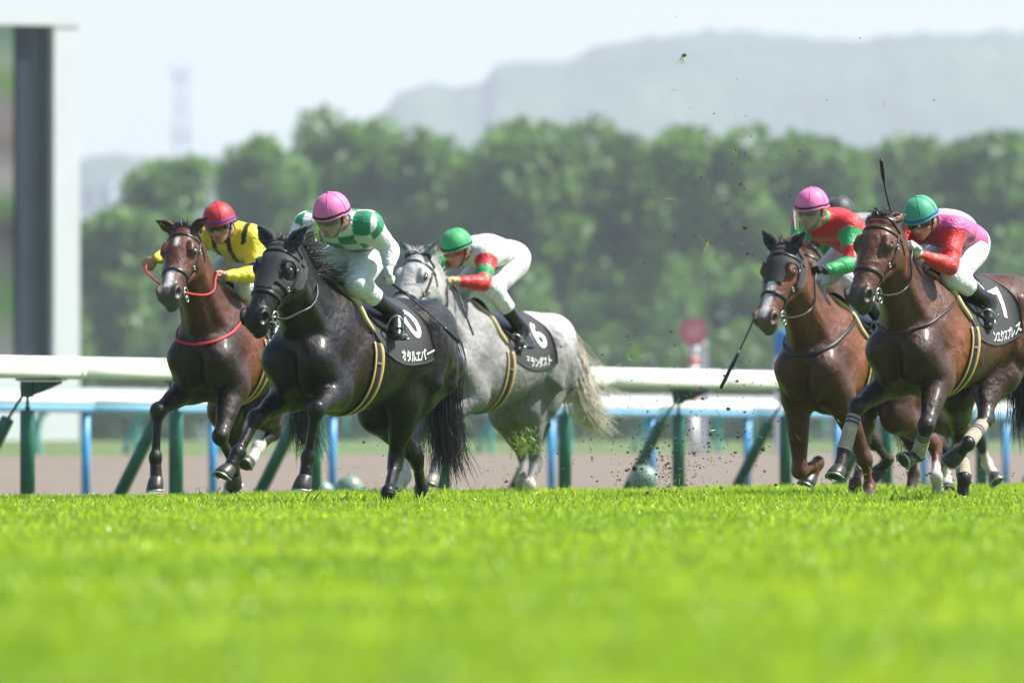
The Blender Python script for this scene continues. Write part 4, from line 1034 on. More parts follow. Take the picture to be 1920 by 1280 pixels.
    # mane
    r = np.random.default_rng(len(key) * 13 + 5); nm = cfg.get('mane_n', 520); mp = []
    kk = r.uniform(.0, 1, nm)
    Pc = np.array([np.array([np.interp(k, np.linspace(0, 1, 7), NP[2:, i] + W[2:, i] * (rv[2:] * .80 + .035)) for i in range(3)]) for k in kk])
    fl = np.array(cfg.get('mane', (-.8, -.25, .35)), float); ml = cfg.get('mane_len', .17)
    for i in range(nm):
        L = ml * r.uniform(.55, 1.25); d0 = nrm(fl + r.normal(0, .22, 3)); g = r.uniform(.2, 1.0) * cfg.get('mane_drop', .6); sd = cfg.get('mane_side', -1)
        tt_ = np.linspace(0, 1, 6)[:, None]; p0 = Pc[i] + V3(r.normal(0, .008), r.normal(0, .014), -.012)
        path = p0 + V3(0, 0, 1) * .025 * np.sin(tt_ * 2.2) + d0 * L * tt_ + (V3(0, sd * .30, -g)) * L * tt_ ** 2 + r.normal(0, .006, (1, 3)) * tt_ * 2
        mp.append(path)
    for i in range(cfg.get('forelock', 90)):                                       # forelock
        L = r.uniform(.08, .17); p0 = hp(-.02 + r.uniform(-.02, .03), r.normal(0, .022), .055); fl2 = np.array(cfg.get('forelock_dir', (-.5, -.2, .3)), float)
        d0 = nrm(fl2 + r.normal(0, .25, 3)); tt_ = np.linspace(0, 1, 6)[:, None]; mp.append(p0 + d0 * L * tt_ + V3(0, 0, -.5) * L * tt_ ** 2)
    V_, F_ = strands(np.array(mp), .0032, .0008); meshobj('mane', V_, F_, cfg['hair'], root)
    # tail
    nt_ = cfg.get('tail_n', 620); g = catmull(tg, 6); m_ = len(g); tp = []; sp_w = cfg.get('tail_w', .09)
    sgrow = np.linspace(0, 1, m_)
    for i in range(nt_):
        q = r.normal(0, 1, 3) * V3(.8, 1, .8); cut = r.uniform(.72, 1.08); e1 = r.normal(0, 1, 3); ph = r.uniform(0, 6.28)
        ii = np.linspace(0, (m_ - 1) * min(cut, 1), 14); base = np.stack([np.interp(ii, np.arange(m_), g[:, c]) for c in range(3)], 1); s = np.linspace(0, 1, 14)[:, None]
        path = base + q * (.018 + (sp_w - .018) * np.sin(np.clip(s * 1.25, 0, 1) * 1.57) * (1 - .35 * s)) * .55 + e1 * .055 * s ** 3 + .008 * np.sin(s * 9 + ph) * V3(1, .5, .3)
        if r.random() < .06: path = path + np.array(cfg.get('wisp', (-.12, .05, .05))) * s ** 2 * r.uniform(.4, 1.3)
        tp.append(path)
    V_, F_ = strands(np.array(tp), .0034, .0009); meshobj('tail', V_, F_, cfg.get('tailhair', cfg['hair']), root)
    build_tack(H, cfg)
    return H

def straps(H, name, P, Nn, w, th, mat, par, closed=False, off=.002):
    V, F = strap_geo(np.asarray(P) + np.asarray(Nn) * off, Nn, w, th, closed); return meshobj(name, V, F, mat, par, smooth=True)

def torus(c, ax1, ax2, r1, r2, n=24, k=8):
    c = np.asarray(c); ring = [c + r1 * (math.cos(t) * ax1 + math.sin(t) * ax2) for t in np.linspace(0, 2 * np.pi, n + 1)]
    return tube_geo(ring, r2, k, False)

def patch(H, fr, bk, vmax, nu=30, nv=40, off=.006, th=.005, z0=1.28):
    """cloth laid over the back: rays from the trunk axis; fr/bk give front/back x for arc distance v (canonical)"""
    f, T = H.f, H.T; phis = np.linspace(-2.1, 2.1, 2 * nv + 1); G = np.zeros((nu + 1, 2 * nv + 1, 3)); NN = G.copy()
    A = np.zeros((nu + 1, 2 * nv + 1))
    for i in range(nu + 1):
        # march arc length at mid x then slide x by the edge functions
        s = i / nu
        x = np.full(len(phis), fr(0) + (bk(0) - fr(0)) * s)
        for it in range(3):
            C = np.array([T(xx, 0, z0) for xx in x]); D = np.stack([np.zeros_like(phis), np.sin(phis), np.cos(phis)], 1)
            Q, Nn = f.hit(C, D, .7); seg = np.linalg.norm(np.diff(Q, axis=0), axis=1); c = np.concatenate([[0], np.cumsum(seg)]); c = c - c[nv]
            av = np.abs(c); x = np.array([fr(v) + (bk(v) - fr(v)) * s for v in av])
        G[i], NN[i], A[i] = Q, Nn, c
    # resample on arc length
    vs = np.linspace(-vmax, vmax, 2 * nv + 1); G2 = np.zeros_like(G); N2 = np.zeros_like(G)
    for i in range(nu + 1):
        for c in range(3): G2[i, :, c] = np.interp(vs, A[i], G[i, :, c]); N2[i, :, c] = np.interp(vs, A[i], NN[i, :, c])
    N2 /= np.linalg.norm(N2, axis=2, keepdims=True) + 1e-9
    for _ in range(3):
        G3 = G2.copy(); G3[1:-1, 1:-1] = (G2[1:-1, 1:-1] * 2 + G2[2:, 1:-1] + G2[:-2, 1:-1] + G2[1:-1, 2:] + G2[1:-1, :-2]) / 6; G2 = G3
    return G2 + N2 * off, N2, vs

def patch_mesh(name, G, NN, th, mat, par, col=None):
    nu, nv = G.shape[0], G.shape[1]; Vt = (G + NN * th).reshape(-1, 3); Vb = (G - NN * .002).reshape(-1, 3); n = nu * nv
    I = np.arange(n).reshape(nu, nv); q = np.stack([I[:-1, :-1], I[:-1, 1:], I[1:, 1:], I[1:, :-1]], -1).reshape(-1, 4)
    edge = []
    rim = list(I[0, :]) + list(I[1:, -1]) + list(I[-1, -2::-1]) + list(I[-2:0, 0])
    for a_, b_ in zip(rim, rim[1:] + rim[:1]): edge.append((b_, a_, a_ + n, b_ + n))
    F = np.concatenate([q[:, ::-1], q + n, np.array(edge)])
    return meshobj(name, np.concatenate([Vt, Vb]), F, mat, par, col=col)

def text_mesh(body, size, bold=.0):
    cu = bpy.data.curves.new('lettering', 'FONT'); cu.body = body; cu.size = size; cu.align_x = 'CENTER'; cu.offset = bold; cu.resolution_u = 4
    o = bpy.data.objects.new('lettering', cu); COL.objects.link(o); dg = bpy.context.evaluated_depsgraph_get(); dg.update()
    me = bpy.data.meshes.new_from_object(o.evaluated_get(dg)); bpy.data.objects.remove(o); bpy.data.curves.remove(cu)
    bm = bmesh.new(); bm.from_mesh(me); bmesh.ops.triangulate(bm, faces=bm.faces)
    for _ in range(2):
        le = [e for e in bm.edges if e.calc_length() > size * .22]
        if le: bmesh.ops.subdivide_edges(bm, edges=le, cuts=1); bmesh.ops.triangulate(bm, faces=bm.faces)
    V = np.array([v.co[:] for v in bm.verts]); bm.faces.ensure_lookup_table(); F = [tuple(v.index for v in fc.verts) for fc in bm.faces]; bm.free(); bpy.data.meshes.remove(me)
    return V, F

def on_patch(H, G, NN, vs, V2, F, u0, v0, name, mat, par, off=.008, length=1., side=1, slant=0.):
    """lay flat text (x right, y up) on the left side of a cloth patch; u0 in 0..1 along its length, v0 arc distance from the spine"""
    nu, nv = G.shape[0] - 1, G.shape[1] - 1
    uu = u0 + V2[:, 0] / length; vv = v0 - V2[:, 1] + slant * V2[:, 0]
    gi = np.clip(uu * nu, 0, nu - 1e-4); gj = np.clip((vv - vs[0]) / (vs[-1] - vs[0]) * nv, 0, nv - 1e-4)
    i, j = gi.astype(int), gj.astype(int); fi, fj = (gi - i)[:, None], (gj - j)[:, None]
    def bl(A): return (A[i, j] * (1 - fi) + A[i + 1, j] * fi) * (1 - fj) + (A[i, j + 1] * (1 - fi) + A[i + 1, j + 1] * fi) * fj
    Pn = bl(NN); return meshobj(name, bl(G) + Pn * off, F, mat, par, smooth=False)

def build_tack(H, cfg):
    f, hp, root = H.f, H.hp, H.root; Pl, a, l, u, hl, sc = H.hf; lea = cfg.get('leather', M['leather'])
    # hood over forehead and ears
    if cfg.get('hood'):
        hs, hx, hu = H.head_coords; V, Q = H.V, H.Q
        eh = np.min([np.linalg.norm((V - e) * 1.0, axis=1) for e in H.eyes], 0); s1 = cfg['hood']
        m = (hs > -.02) & (hs < s1 - .10 * (hu < .03) + .0) & (np.abs(hx) < .15) & (hu > -.135 + .16 * np.clip(hs - .30, 0, 1) * 2) & (hu < .11) & (eh > cfg.get('eyehole', .058))
        for eb, em, et in H.ears: d1, t1 = segd(V, eb, et); m |= (d1 < .06) & (hs < .08)
        fm = m[Q].all(1); used = np.unique(Q[fm]); mp = np.full(len(V), -1); mp[used] = np.arange(len(used)); nn = f.normal(V[used])
        Vh = V[used] + nn * .005; Fh = mp[Q[fm]]
        ho = meshobj('hood', Vh, Fh, M['hood'], root); sm = ho.modifiers.new('thickness', 'SOLIDIFY'); sm.thickness = .004; sm.offset = 0
    br = empty('bridle', (0, 0, 0)); br.parent = root
    def ring(s, ua, ub, n=40, tilt=0., cu=-.06):
        C = hp(s, 0, cu); t = np.linspace(ua, ub, n); D = np.array([math.sin(x) * l + math.cos(x) * (u + a * tilt) for x in t]); return f.hit(C, D, .3)
    Q, Nn = ring(.60, -math.pi, math.pi, 48, .12); straps(H, 'noseband', Q[:-1], Nn[:-1], .024, .007, cfg.get('noseband', lea), br, True)
    Q, Nn = ring(.115, -1.75, 1.75, 36, .10); straps(H, 'browband', Q, Nn, .020, .006, lea, br, off=.008 if cfg.get('hood') else .002)
    Q, Nn = ring(.055, -1.4, 1.4, 30, -.2); straps(H, 'headpiece', Q, Nn, .026, .006, lea, br, off=.008 if cfg.get('hood') else .002)
    for sd in (-1, 1):
        ss = np.linspace(.10, .775, 18); C = np.array([hp(s, 0, .0 - .055 * sstep(.0, .8, s) - .028 + .0 * s) for s in ss]); Q, Nn = f.hit(C, np.tile(l * sd, (18, 1)), .3)
        straps(H, 'cheekpiece', Q, Nn, .020, .006, lea, br, off=.008 if cfg.get('hood') else .002)
        ss = np.linspace(0, 1, 14); C = np.array([hp(.10 + .10 * t, 0, -.03 - .10 * t) for t in ss]); Q, Nn = f.hit(C, np.tile(l * sd, (14, 1)), .3); straps(H, 'throatlash', Q, Nn, .014, .005, lea, br)
        rc = hp(.80, .078 * sd, -.062); V_, F_ = torus(rc, a, u, .036, .0048); meshobj('bit_ring', V_, F_, M['steel'], br)
        V_, F_ = torus(rc + a * .012 - u * .045, a, u, .022, .004); meshobj('curb_ring', V_, F_, M['steel'], br)
        for s in (.24, .46): 
            q, nq = f.hit(np.array([hp(s, 0, -.028 - .03 * s)]), np.array([l * sd]), .3); V_, F_ = torus(q[0] + nq[0] * .010, a, u, .013, .003, 12, 6); meshobj('buckle', V_, F_, M['steel'], br)
        H.__dict__.setdefault('bits', []).append(rc)
    V_, F_ = tube_geo([hp(.80, x, -.062) for x in np.linspace(-.078, .078, 6)], .006, 8); meshobj('bit', V_, F_, M['steel'], br)
    # martingale / neck strap round the base of the neck
    if cfg.get('neckstrap') is not None:
        NP, W = H.NP, H.NW; i = cfg.get('ns_i', 2); t = np.linspace(-math.pi, math.pi, 49)[:-1]; tl = cfg.get('ns_tilt', .4); ax = nrm(NP[i + 1] - NP[i])
        D = np.array([math.sin(x) * V3(0, 1, 0) + math.cos(x) * (W[i] - ax * tl) for x in t]); Q, Nn = f.hit(NP[i], D, .6)
        low = (np.cos(t) < 0); Q = Q + Nn * .004 + np.where(low, -np.cos(t), 0)[:, None] * V3(.01, 0, -.02)
        straps(H, 'neck_strap', Q, Nn, cfg.get('ns_w', .020), .010, cfg['neckstrap'], root, True)
    if not cfg.get('cloth', True): return
    # saddle pad, saddle cloth with number and name, girth
    c = cfg.get('clothdef', {}); sl = c.get('slope', .55)
    fr = lambda v: .36 - sl * min(v, .62) * .55 + .0; bk = lambda v: c.get('back', -.345) - c.get('bslope', .12) * v
    vm = c.get('v', .50)
    G, NN, vs = patch(H, fr, bk, vm)
    sc_o = patch_mesh('saddle_cloth', G, NN, .004, M['cloth_black'], root)
    if c.get('num'):
        V2, F2 = text_mesh(c['num'], c.get('nsize', .285), .006); V2[:, 0] *= c.get('nw', 1.1); on_patch(H, G, NN, vs, V2, F2, c.get('nu', .70), c.get('nv', .34), 'number', M['print_white'], sc_o, length=.70)
    if c.get('name'):
        V2, F2 = text_mesh(c['name'], c.get('tsize', .078), .0022); V2[:, 0] *= c.get('tw', 1.0); on_patch(H, G, NN, vs, V2, F2, c.get('tu', .62), c.get('tv', vm - .025), 'lettering', M['print_white'], sc_o, length=.70)
    # pad edge along the front
    e = G[0] + NN[0] * .008; n = len(vs); Lh = np.abs(vs) < vm * .80; rad = .010 + .012 * np.sin(np.clip((np.abs(vs[Lh]) / (vm * .8)), 0, 1) * math.pi)
    V_, F_ = tube_geo(e[Lh] + V3(.012, 0, 0), rad, 10); meshobj('saddle_pad', V_, F_, cfg.get('pad', M['pad_tan']), root)
    # saddle: small racing saddle, flap and seat
    G2, N2, v2 = patch(H, lambda v: .33 - .42 * v, lambda v: -.16 + .10 * v, .36, 18, 16, .016, .01)
    s = np.linspace(0, 1, G2.shape[0])[:, None, None]; v_ = np.abs(v2)[None, :, None]
    G2 = G2 + N2 * (.012 * np.exp(-(v_ / .12) ** 2) * (1 + 2.2 * (2 * s - 1) ** 4)); patch_mesh('saddle', G2, N2, .008, M['saddle_black'], root)
    # girth: rays round the belly
    gx = c.get('gx', .235); t = np.linspace(1.35, 2 * math.pi - 1.35, 60); gw = .095
    rows = []
    nw = 12; Vg = []; Cg = []; tan_ = V3(*cfg.get('girth_edge', (.52, .36, .13))); blk = V3(.012, .012, .013)
    for w in np.linspace(-.5, .5, nw):
        C_ = H.T(gx + w * gw, 0, 1.2); D = np.stack([np.zeros_like(t), np.sin(t), np.cos(t)], 1); Q, Nn = f.hit(C_, D, .7); prf = .007 + .006 * (abs(w) > .26)
        Vg.append(Q + Nn * prf); Cg.append(np.tile(tan_ if abs(w) > .26 else blk, (len(t), 1)))
    Vg = np.array(Vg); 
    for _ in range(2): Vg[:, 1:-1] = (Vg[:, 1:-1] * 2 + Vg[:, 2:] + Vg[:, :-2]) / 4
    n = len(t); I = np.arange(nw * n).reshape(nw, n); q = np.stack([I[:-1, :-1], I[:-1, 1:], I[1:, 1:], I[1:, :-1]], -1).reshape(-1, 4)
    g = meshobj('girth', Vg.reshape(-1, 3), q[:, ::-1], M['girth'], root, col=np.array(Cg).reshape(-1, 3)); sm = g.modifiers.new('thickness', 'SOLIDIFY'); sm.thickness = .006
    for k in (8, n - 9):
        cc = Vg[nw // 2, k]; mb = MB(); V_, F_ = strap_geo(Vg[3:9, k] + 0, np.tile(nrm(cc - H.T(gx, 0, 1.2)), (6, 1)), .012, .008); mb.add(V_, F_); mb.build('girth_buckle', M['steel'], g)

def bandage(H, n, stripes, mat):
    J = H.J; K, Fp = J[n + 'K'], J[n + 'F']; d = nrm(Fp - K); p0 = lerp(K, Fp, .20); p1 = lerp(K, Fp, .97); m = 26
    P = [lerp(p0, p1, i / m) for i in range(m + 1)]; rad = np.array([.046 + .0015 * math.sin(i * 2.4) + .004 * (i / m) ** 3 for i in range(m + 1)]); V, F = tube_geo(P, rad, 18, False)
    c = np.tile(V3(.40, .34, .26), (len(V), 1)); tt = np.repeat(np.linspace(0, 1, m + 1), 18)
    for s0, s1 in stripes: c[(tt > s0) & (tt < s1)] = (.045, .055, .13)
    o = meshobj('leg_bandage', V, F, mat, H.root, col=c); return o

M['eye'] = simple('horse_eye', (.012, .008, .006), .08, spec=.8, var=.05, coat=.5)
M['hoof'] = simple('hoof_dark', (.035, .032, .030), .4, var=.35, vscale=30, stretch=(1, 1, .3), bump=.001, bscale=60)
M['hoof_pale'] = simple('hoof_pale', (.26, .21, .17), .45, var=.3, vscale=30, stretch=(1, 1, .3))
M['shoe'] = simple('horseshoe_metal', (.5, .5, .5), .4, metal=1., var=.1)
M['leather'] = simple('black_leather', (.012, .011, .011), .38, var=.25, vscale=40, bump=.0008, bscale=160)
M['leather_brown'] = simple('brown_leather', (.035, .02, .014), .4, var=.25, vscale=40)
M['red_web'] = simple('red_webbing', (.50, .02, .035), .6, var=.15, vscale=60)
M['hood'] = simple('hood_fabric', (.012, .013, .016), .75, var=.15, vscale=20, bump=.0008, bscale=200, sheen=.15)
M['cloth_black'] = simple('saddle_cloth_black', (.016, .016, .018), .78, var=.12, vscale=30, bump=.0025, bscale=14, sheen=.15)
M['print_white'] = simple('print_white', (.80, .80, .80), .7, var=.03)
M['saddle_black'] = simple('saddle_leather', (.014, .013, .013), .32, var=.2, vscale=25, bump=.001, bscale=60)
M['pad_tan'] = simple('pad_tan', (.50, .42, .19), .7, var=.12, vscale=20)
M['girth'] = simple('girth_web', attr=True, rough=.65, var=.12, vscale=40)
M['bandage'] = simple('bandage_cotton', attr=True, rough=.95, var=.35, vscale=26, bump=.003, bscale=60)
hair_black = simple('hair_black', (.010, .009, .009), .38, var=.3, vscale=30, spec=.6)
hair_grey = simple('hair_grey', (.34, .33, .31), .5, var=.25, vscale=20)
hair_cream = simple('hair_cream', (.74, .69, .60), .5, var=.25, vscale=12)
hair_brown = simple('hair_brown', (.045, .018, .009), .45, var=.3, vscale=30)
TAIL_DOWN = [(0, 0, 0), (-.09, .0, .0), (-.13, .01, -.14), (-.12, .01, -.42), (-.13, .02, -.66), (-.18, .03, -.84)]
TAIL_FLY = [(0, 0, 0), (-.12, .0, .03), (-.21, .03, -.12), (-.25, .07, -.32), (-.30, .11, -.50), (-.42, .16, -.62)]
HC = {
 'black': dict(label='near black horse in a dark hood leading at left centre', coat=(.009, .0066, .006), dark=(.005, .0048, .0048), under=.6, flank_lit=(.030, .012, .008), mat=coat_mat('coat_black', .36, coatw=.30, spec=.2), hair=hair_black,
   tail=TAIL_DOWN, hood=.60, hyaw=3, mane=(-.75, .1, .55), mane_len=.20, mane_drop=.55, mane_side=.6, ear=(.5, .72, .55), forelock_dir=(-.7, .1, .5), h=.0085, neck=1.04, hscale=1.25, tail_n=760, tail_w=.11,
   clothdef=dict(num='10', name='オタルエバー', tu=.68, tw=.95, nu=.70, nv=.36, v=.53)),
 'leftbay': dict(label='dark bay horse with white star and red reins at far left', coat=(.085, .025, .011), dark=(.009, .007, .006), under=.35, shaded_chest=True, chestw=.75, flank_lit=(.20, .06, .020), mat=coat_mat('coat_bay_dark', .44, coatw=.16), hair=hair_black,
   tail=TAIL_DOWN, ear=(.45, .95, .32), blaze=[(.20, .30, .012, 0), (.60, .88, .022, .0)], neckstrap=M['red_web'], ns_i=2, ns_tilt=.55, mane=(-.8, -.3, .3), muzzle=(.10, .085, .085), socks={'LH': .7, 'RH': .75}),
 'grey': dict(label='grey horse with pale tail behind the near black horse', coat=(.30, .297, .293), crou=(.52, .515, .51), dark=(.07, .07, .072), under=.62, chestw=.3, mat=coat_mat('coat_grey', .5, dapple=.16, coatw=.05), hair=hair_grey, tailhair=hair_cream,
   tail=TAIL_FLY, ear=(.4, .6, .6), points=(.17, .17, .17), pt0=.5, ptw=.75, socks={'RF': .3, 'LH': .75, 'RH': .8}, palehoof=('LF', 'LH'), muzzle=(.12, .12, .12), mane=(-.8, -.2, .4), neckstrap=None, wisp=(-.25, .05, .25), tail_w=.11, tail_n=950,
   clothdef=dict(num='6', name='グランダスト', tu=.60, nu=.80, nv=.37, v=.53)),
 'rightbay': dict(label='bright bay horse with bandaged legs nearest at right', coat=(.095, .030, .0125), dark=(.010, .008, .007), under=.3, chestw=.8, flank_lit=(.27, .085, .025), mat=coat_mat('coat_bay', .42, coatw=.26), hair=hair_black,
   tail=TAIL_DOWN, ear=(-.55, .30, .75), leather=M['leather_brown'], neckstrap=M['leather_brown'], ns_i=2, ns_tilt=.7, ns_w=.012, muzzle=(.055, .045, .042), mane=(-.75, -.3, .5), h=.0085, hscale=1.25, hyaw=0, forelock=150, pt0=.45,
   clothdef=dict(num='7', name='ンエクスプレス', tu=.66, tw=.85, nu=.80, nv=.37, v=.53)),
 'chestnut': dict(label='chestnut horse in a black hood with white blaze second from right', coat=(.135, .040, .014), dark=(.045, .014, .007), under=.35, chestw=.75, flank_lit=(.24, .075, .022), mat=coat_mat('coat_chestnut', .42, coatw=.2), hair=hair_brown,
   tail=TAIL_DOWN, ear=(.5, .70, .6), hood=.50, eyehole=.062, blaze=[(.42, .93, .024, .0)], neckstrap=M['leather'], ns_i=2, ns_tilt=.6, ns_w=.026, muzzle=(.11, .07, .06), points=(.10, .03, .012), socks={'LH': .55}, hscale=1.18),
 'sixth': dict(label='dusty brown horse mostly hidden behind the two horses at right', coat=(.075, .042, .025), dark=(.03, .022, .018), under=.6, mat=coat_mat('coat_dusty', .6, coatw=.02), hair=hair_black,
   tail=TAIL_DOWN, ear=(.25, .45, .9), socks={'LH': .45, 'RH': .45}, h=.0115, tail_n=300, mane_n=250),
}
HORSES = {k: build_horse(k, c) for k, c in HC.items()}
for n in ('RF', 'LF', 'LH', 'RH'): bandage(HORSES['rightbay'], n, [(.06, .13), (.19, .26)] if n[1] == 'F' else [(.3, .36), (.42, .48)], M['bandage'])
# ------------------------------------------------------------------ riders
M['skin'] = simple('skin', attr=True, rough=.5, var=.08, vscale=20, bump=.0006, bscale=120)
M['silk'] = cloth_mat('silk', .45, .013, 22, .15, .45)
M['breeches'] = cloth_mat('breeches', .6, .014, 20, .15, .3)
M['boot'] = simple('boot_leather', (.012, .012, .012), .25, var=.2, vscale=20, bump=.003, bscale=25, spec=.6)
M['glove'] = cloth_mat('glove', .65, .003, 50, .1, .3)
M['helmet'] = cloth_mat('helmet_cover', .55, .0025, 26, .15, .4)
M['band'] = simple('band_black', (.012, .012, .014), .6, var=.1)
M['band_blue'] = simple('band_blue', (.02, .06, .42), .6, var=.1)
M['goggle'] = simple('goggle_lens', (.012, .012, .014), .08, var=.05, spec=.8, coat=.6)
M['goggle_red'] = simple('goggle_red', (.30, .012, .02), .2, var=.05, spec=.7)
M['stirrup'] = M['steel']
vm_, nt, b = mat_new('visor_clear'); nt.nodes.remove(b)
tr = N(nt, 'ShaderNodeBsdfTransparent'); gl = N(nt, 'ShaderNodeBsdfGlossy'); gl.inputs['Roughness'].default_value = .08; df = N(nt, 'ShaderNodeBsdfDiffuse'); df.inputs[0].default_value = (.62, .66, .58, 1)
tr.inputs[0].default_value = (.93, .95, .90, 1); m1 = N(nt, 'ShaderNodeMixShader'); m2 = N(nt, 'ShaderNodeMixShader'); fr_ = N(nt, 'ShaderNodeFresnel'); fr_.inputs[0].default_value = 1.35
m1.inputs[0].default_value = .13; nt.links.new(tr.outputs[0], m1.inputs[1]); nt.links.new(df.outputs[0], m1.inputs[2])
nt.links.new(fr_.outputs[0], m2.inputs[0]); nt.links.new(m1.outputs[0], m2.inputs[1]); nt.links.new(gl.outputs[0], m2.inputs[2]); nt.links.new(m2.outputs[0], nt.nodes['Material Output'].inputs[0])
M['visor'] = vm_

def hand(f, wr, hd, gx, k=.006, r=.0098, grow=0.):
    """closed fist: palm block, four curled fingers side by side along gx, thumb laid over"""
    d = nrm(hd - wr); gx = nrm(gx - d * (gx @ d)); dn = np.cross(d, gx); dn = dn if dn[2] < 0 else -dn
    c = hd
    f.cone(wr, lerp(wr, c, .5), .027 + grow, .026 + grow, k=.015)
    f.ell(lerp(wr, c, .75), V3(.040, .040, .020) + grow, k=.012, ax=(d, gx, dn))
    for i, (o, ln) in enumerate(((-.030, .92), (-.010, 1.05), (.010, 1.0), (.029, .82))):
        p0 = c + gx * o + d * .008 - dn * .006; p1 = p0 + d * .026 * ln + dn * .012; p2 = p1 - d * .006 + dn * .024 * ln; p3 = p2 - d * .024 * ln + dn * .006
        f.cone(p0 - d * .02, p1, r + grow, r * .98 + grow, k=k); f.cone(p1, p2, r * .98 + grow, r * .92 + grow, k=k); f.cone(p2, p3, r * .92 + grow, r * .85 + grow, k=k)
    t0 = lerp(wr, c, .45) + gx * .034; t1 = t0 + d * .034 + gx * .010 + dn * .016; t2 = t1 + d * .024 - gx * .020 + dn * .012
    f.cone(t0, t1, .013 + grow, .0115 + grow, k=.008); f.cone(t1, t2, .011 + grow, .0095 + grow, k=k)

def build_rider(key, cfg):
    H = HORSES[key]; J = {k[1:]: v.copy() for k, v in H.J.items() if k.startswith('j')}
    for k, v in cfg.get('fix', {}).items(): J[k] = np.array(v, float)
    for sd, s in (('L', 1), ('R', -1)):                      # knees and feet stay outside the saddle
        J[sd + 'kn'][1] = s * max(s * J[sd + 'kn'][1], cfg.get('kny', .15)); J[sd + 'an'][1] = s * max(s * J[sd + 'an'][1], .245); J[sd + 'to'][1] = s * max(s * J[sd + 'to'][1], .265)
    base = J['pel'] * V3(1, 1, 0) + V3(0, 0, H.T(-.02, 0, 1.53)[2])
    cr, sr = math.cos(H.rz), math.sin(H.rz); wl_ = V3(H.o[0] + base[0] * cr - base[1] * sr, H.o[1] + base[0] * sr + base[1] * cr, base[2])
    root = empty('person', wl_, H.rz, cfg['label'], 'person', 'jockeys')
    for k in J: J[k] = J[k] - base
    pel, nek, hed = J['pel'], J['nek'], J['hed']; sp_ = nrm(nek - pel); lat = nrm(J['Lsh'] - J['Rsh']); lat = nrm(lat - sp_ * (lat @ sp_)); frn = np.cross(lat, sp_); frn = frn if frn[2] < 0 else -frn
    AXT = (sp_, lat, frn); shc = (J['Lsh'] + J['Rsh']) / 2; ch = lerp(pel, nek, .68)
    yaw, pit, rol = [R(x) for x in cfg.get('face', (0, 15, 0))]
    fw = V3(math.cos(yaw) * math.cos(pit), math.sin(yaw) * math.cos(pit), -math.sin(pit)); ll = V3(-math.sin(yaw), math.cos(yaw), 0); up = np.cross(fw, ll)
    ll, up = ll * math.cos(rol) + up * math.sin(rol), up * math.cos(rol) - ll * math.sin(rol); AXH = (fw, ll, up); C0 = hed
    hpnt = lambda a, b_, c: C0 + fw * a + ll * b_ + up * c
    allp = np.array(list(J.values())); lo, hi = allp.min(0) - .17, allp.max(0) + .20
    def torso(f, g=0., belly=True):
        f.ell(lerp(pel, nek, .02), V3(.10, .150, .115) + g, k=.05, ax=AXT)
        f.loft([lerp(pel, nek, t) - frn * .02 * math.sin(t * 3.1) for t in (.0, .2, .4, .6, .8, .95)], lat, np.array([.145, .135, .145, .165, .165, .10]) + g, np.array([.105, .100, .108, .118, .105, .07]) + g, k=.05)
        f.cone(J['Lsh'], J['Rsh'], .068 + g, k=.06)
        for sd in 'LR': f.cone(J[sd + 'sh'], lerp(pel, nek, .6) + lat * (.11 if sd == 'L' else -.11), .062 + g, .06 + g, k=.07)
    def arm(f, sd, g=0., gw=None):
        gw = g if gw is None else gw
        f.ell(J[sd + 'sh'], V3(.066, .066, .066) + g, k=.05); f.cone(J[sd + 'sh'], J[sd + 'el'], .052 + g, .041 + g, k=.04); f.cone(lerp(J[sd + 'sh'], J[sd + 'el'], .25), lerp(J[sd + 'sh'], J[sd + 'el'], .6), .05 + g, k=.04)
        f.cone(J[sd + 'el'], lerp(J[sd + 'el'], J[sd + 'wr'], .35), .042 + g, .043 + g, k=.03); f.cone(lerp(J[sd + 'el'], J[sd + 'wr'], .3), J[sd + 'wr'], .042 + g, .027 + gw, k=.03)
    def leg(f, sd, g=0.):
        hp_, kn, an = J[sd + 'hp'], J[sd + 'kn'], J[sd + 'an']
        f.cone(hp_, kn, .090 + g, .058 + g, k=.05); f.cone(lerp(hp_, kn, .1), lerp(hp_, kn, .55), .094 + g, .080 + g, k=.05); f.ell(kn, V3(.060, .058, .060) + g, k=.03)
        f.cone(kn, an, .054 + g, .036 + g, k=.04); dk = nrm(an - kn); bk = nrm(np.cross(dk, V3(0, 1, 0))); bk = bk if bk[0] < 0 else -bk
        f.cone(lerp(kn, an, .15) + bk * .018, lerp(kn, an, .5) + bk * .015, .045 + g, .038 + g, k=.04)
    def foot(f, sd, g=0.):
        an, to = J[sd + 'an'], J[sd + 'to']; d = nrm(to - an); d = nrm(d + V3(.4, 0, -.15)); heel = an - d * .045 + V3(0, 0, -.035)
        f.cone(an, heel, .036 + g, .033 + g, k=.03); f.cone(heel, an + d * .15 + V3(0, 0, -.045), .036 + g, .032 + g, k=.03, side=V3(0, 0, 1), flat=.85); f.cone(an, an + d * .10 + V3(0, 0, -.035), .036 + g, .03 + g, k=.03)
        return an + d * .10 + V3(0, 0, -.055), d
    # body: head, neck, trunk, limbs and hands in one skin
    f = Field(lo, hi, .0068)
    torso(f); f.cone(lerp(pel, nek, .9), hpnt(-.03, 0, -.05), .060, .052, k=.04)
    for sd in 'LR': arm(f, sd); leg(f, sd); foot(f, sd); hand(f, J[sd + 'wr'], J[sd + 'hd'], np.array(cfg.get('grip' + sd, (0, 1, .2)), float))
    f.ell(hpnt(-.005, 0, .02), V3(.098, .077, .105), k=.02, ax=AXH); f.ell(hpnt(.030, 0, -.058), V3(.066, .056, .068), k=.025, ax=AXH)
    f.ell(hpnt(.062, 0, -.103), V3(.024, .028, .020), k=.02, ax=AXH)
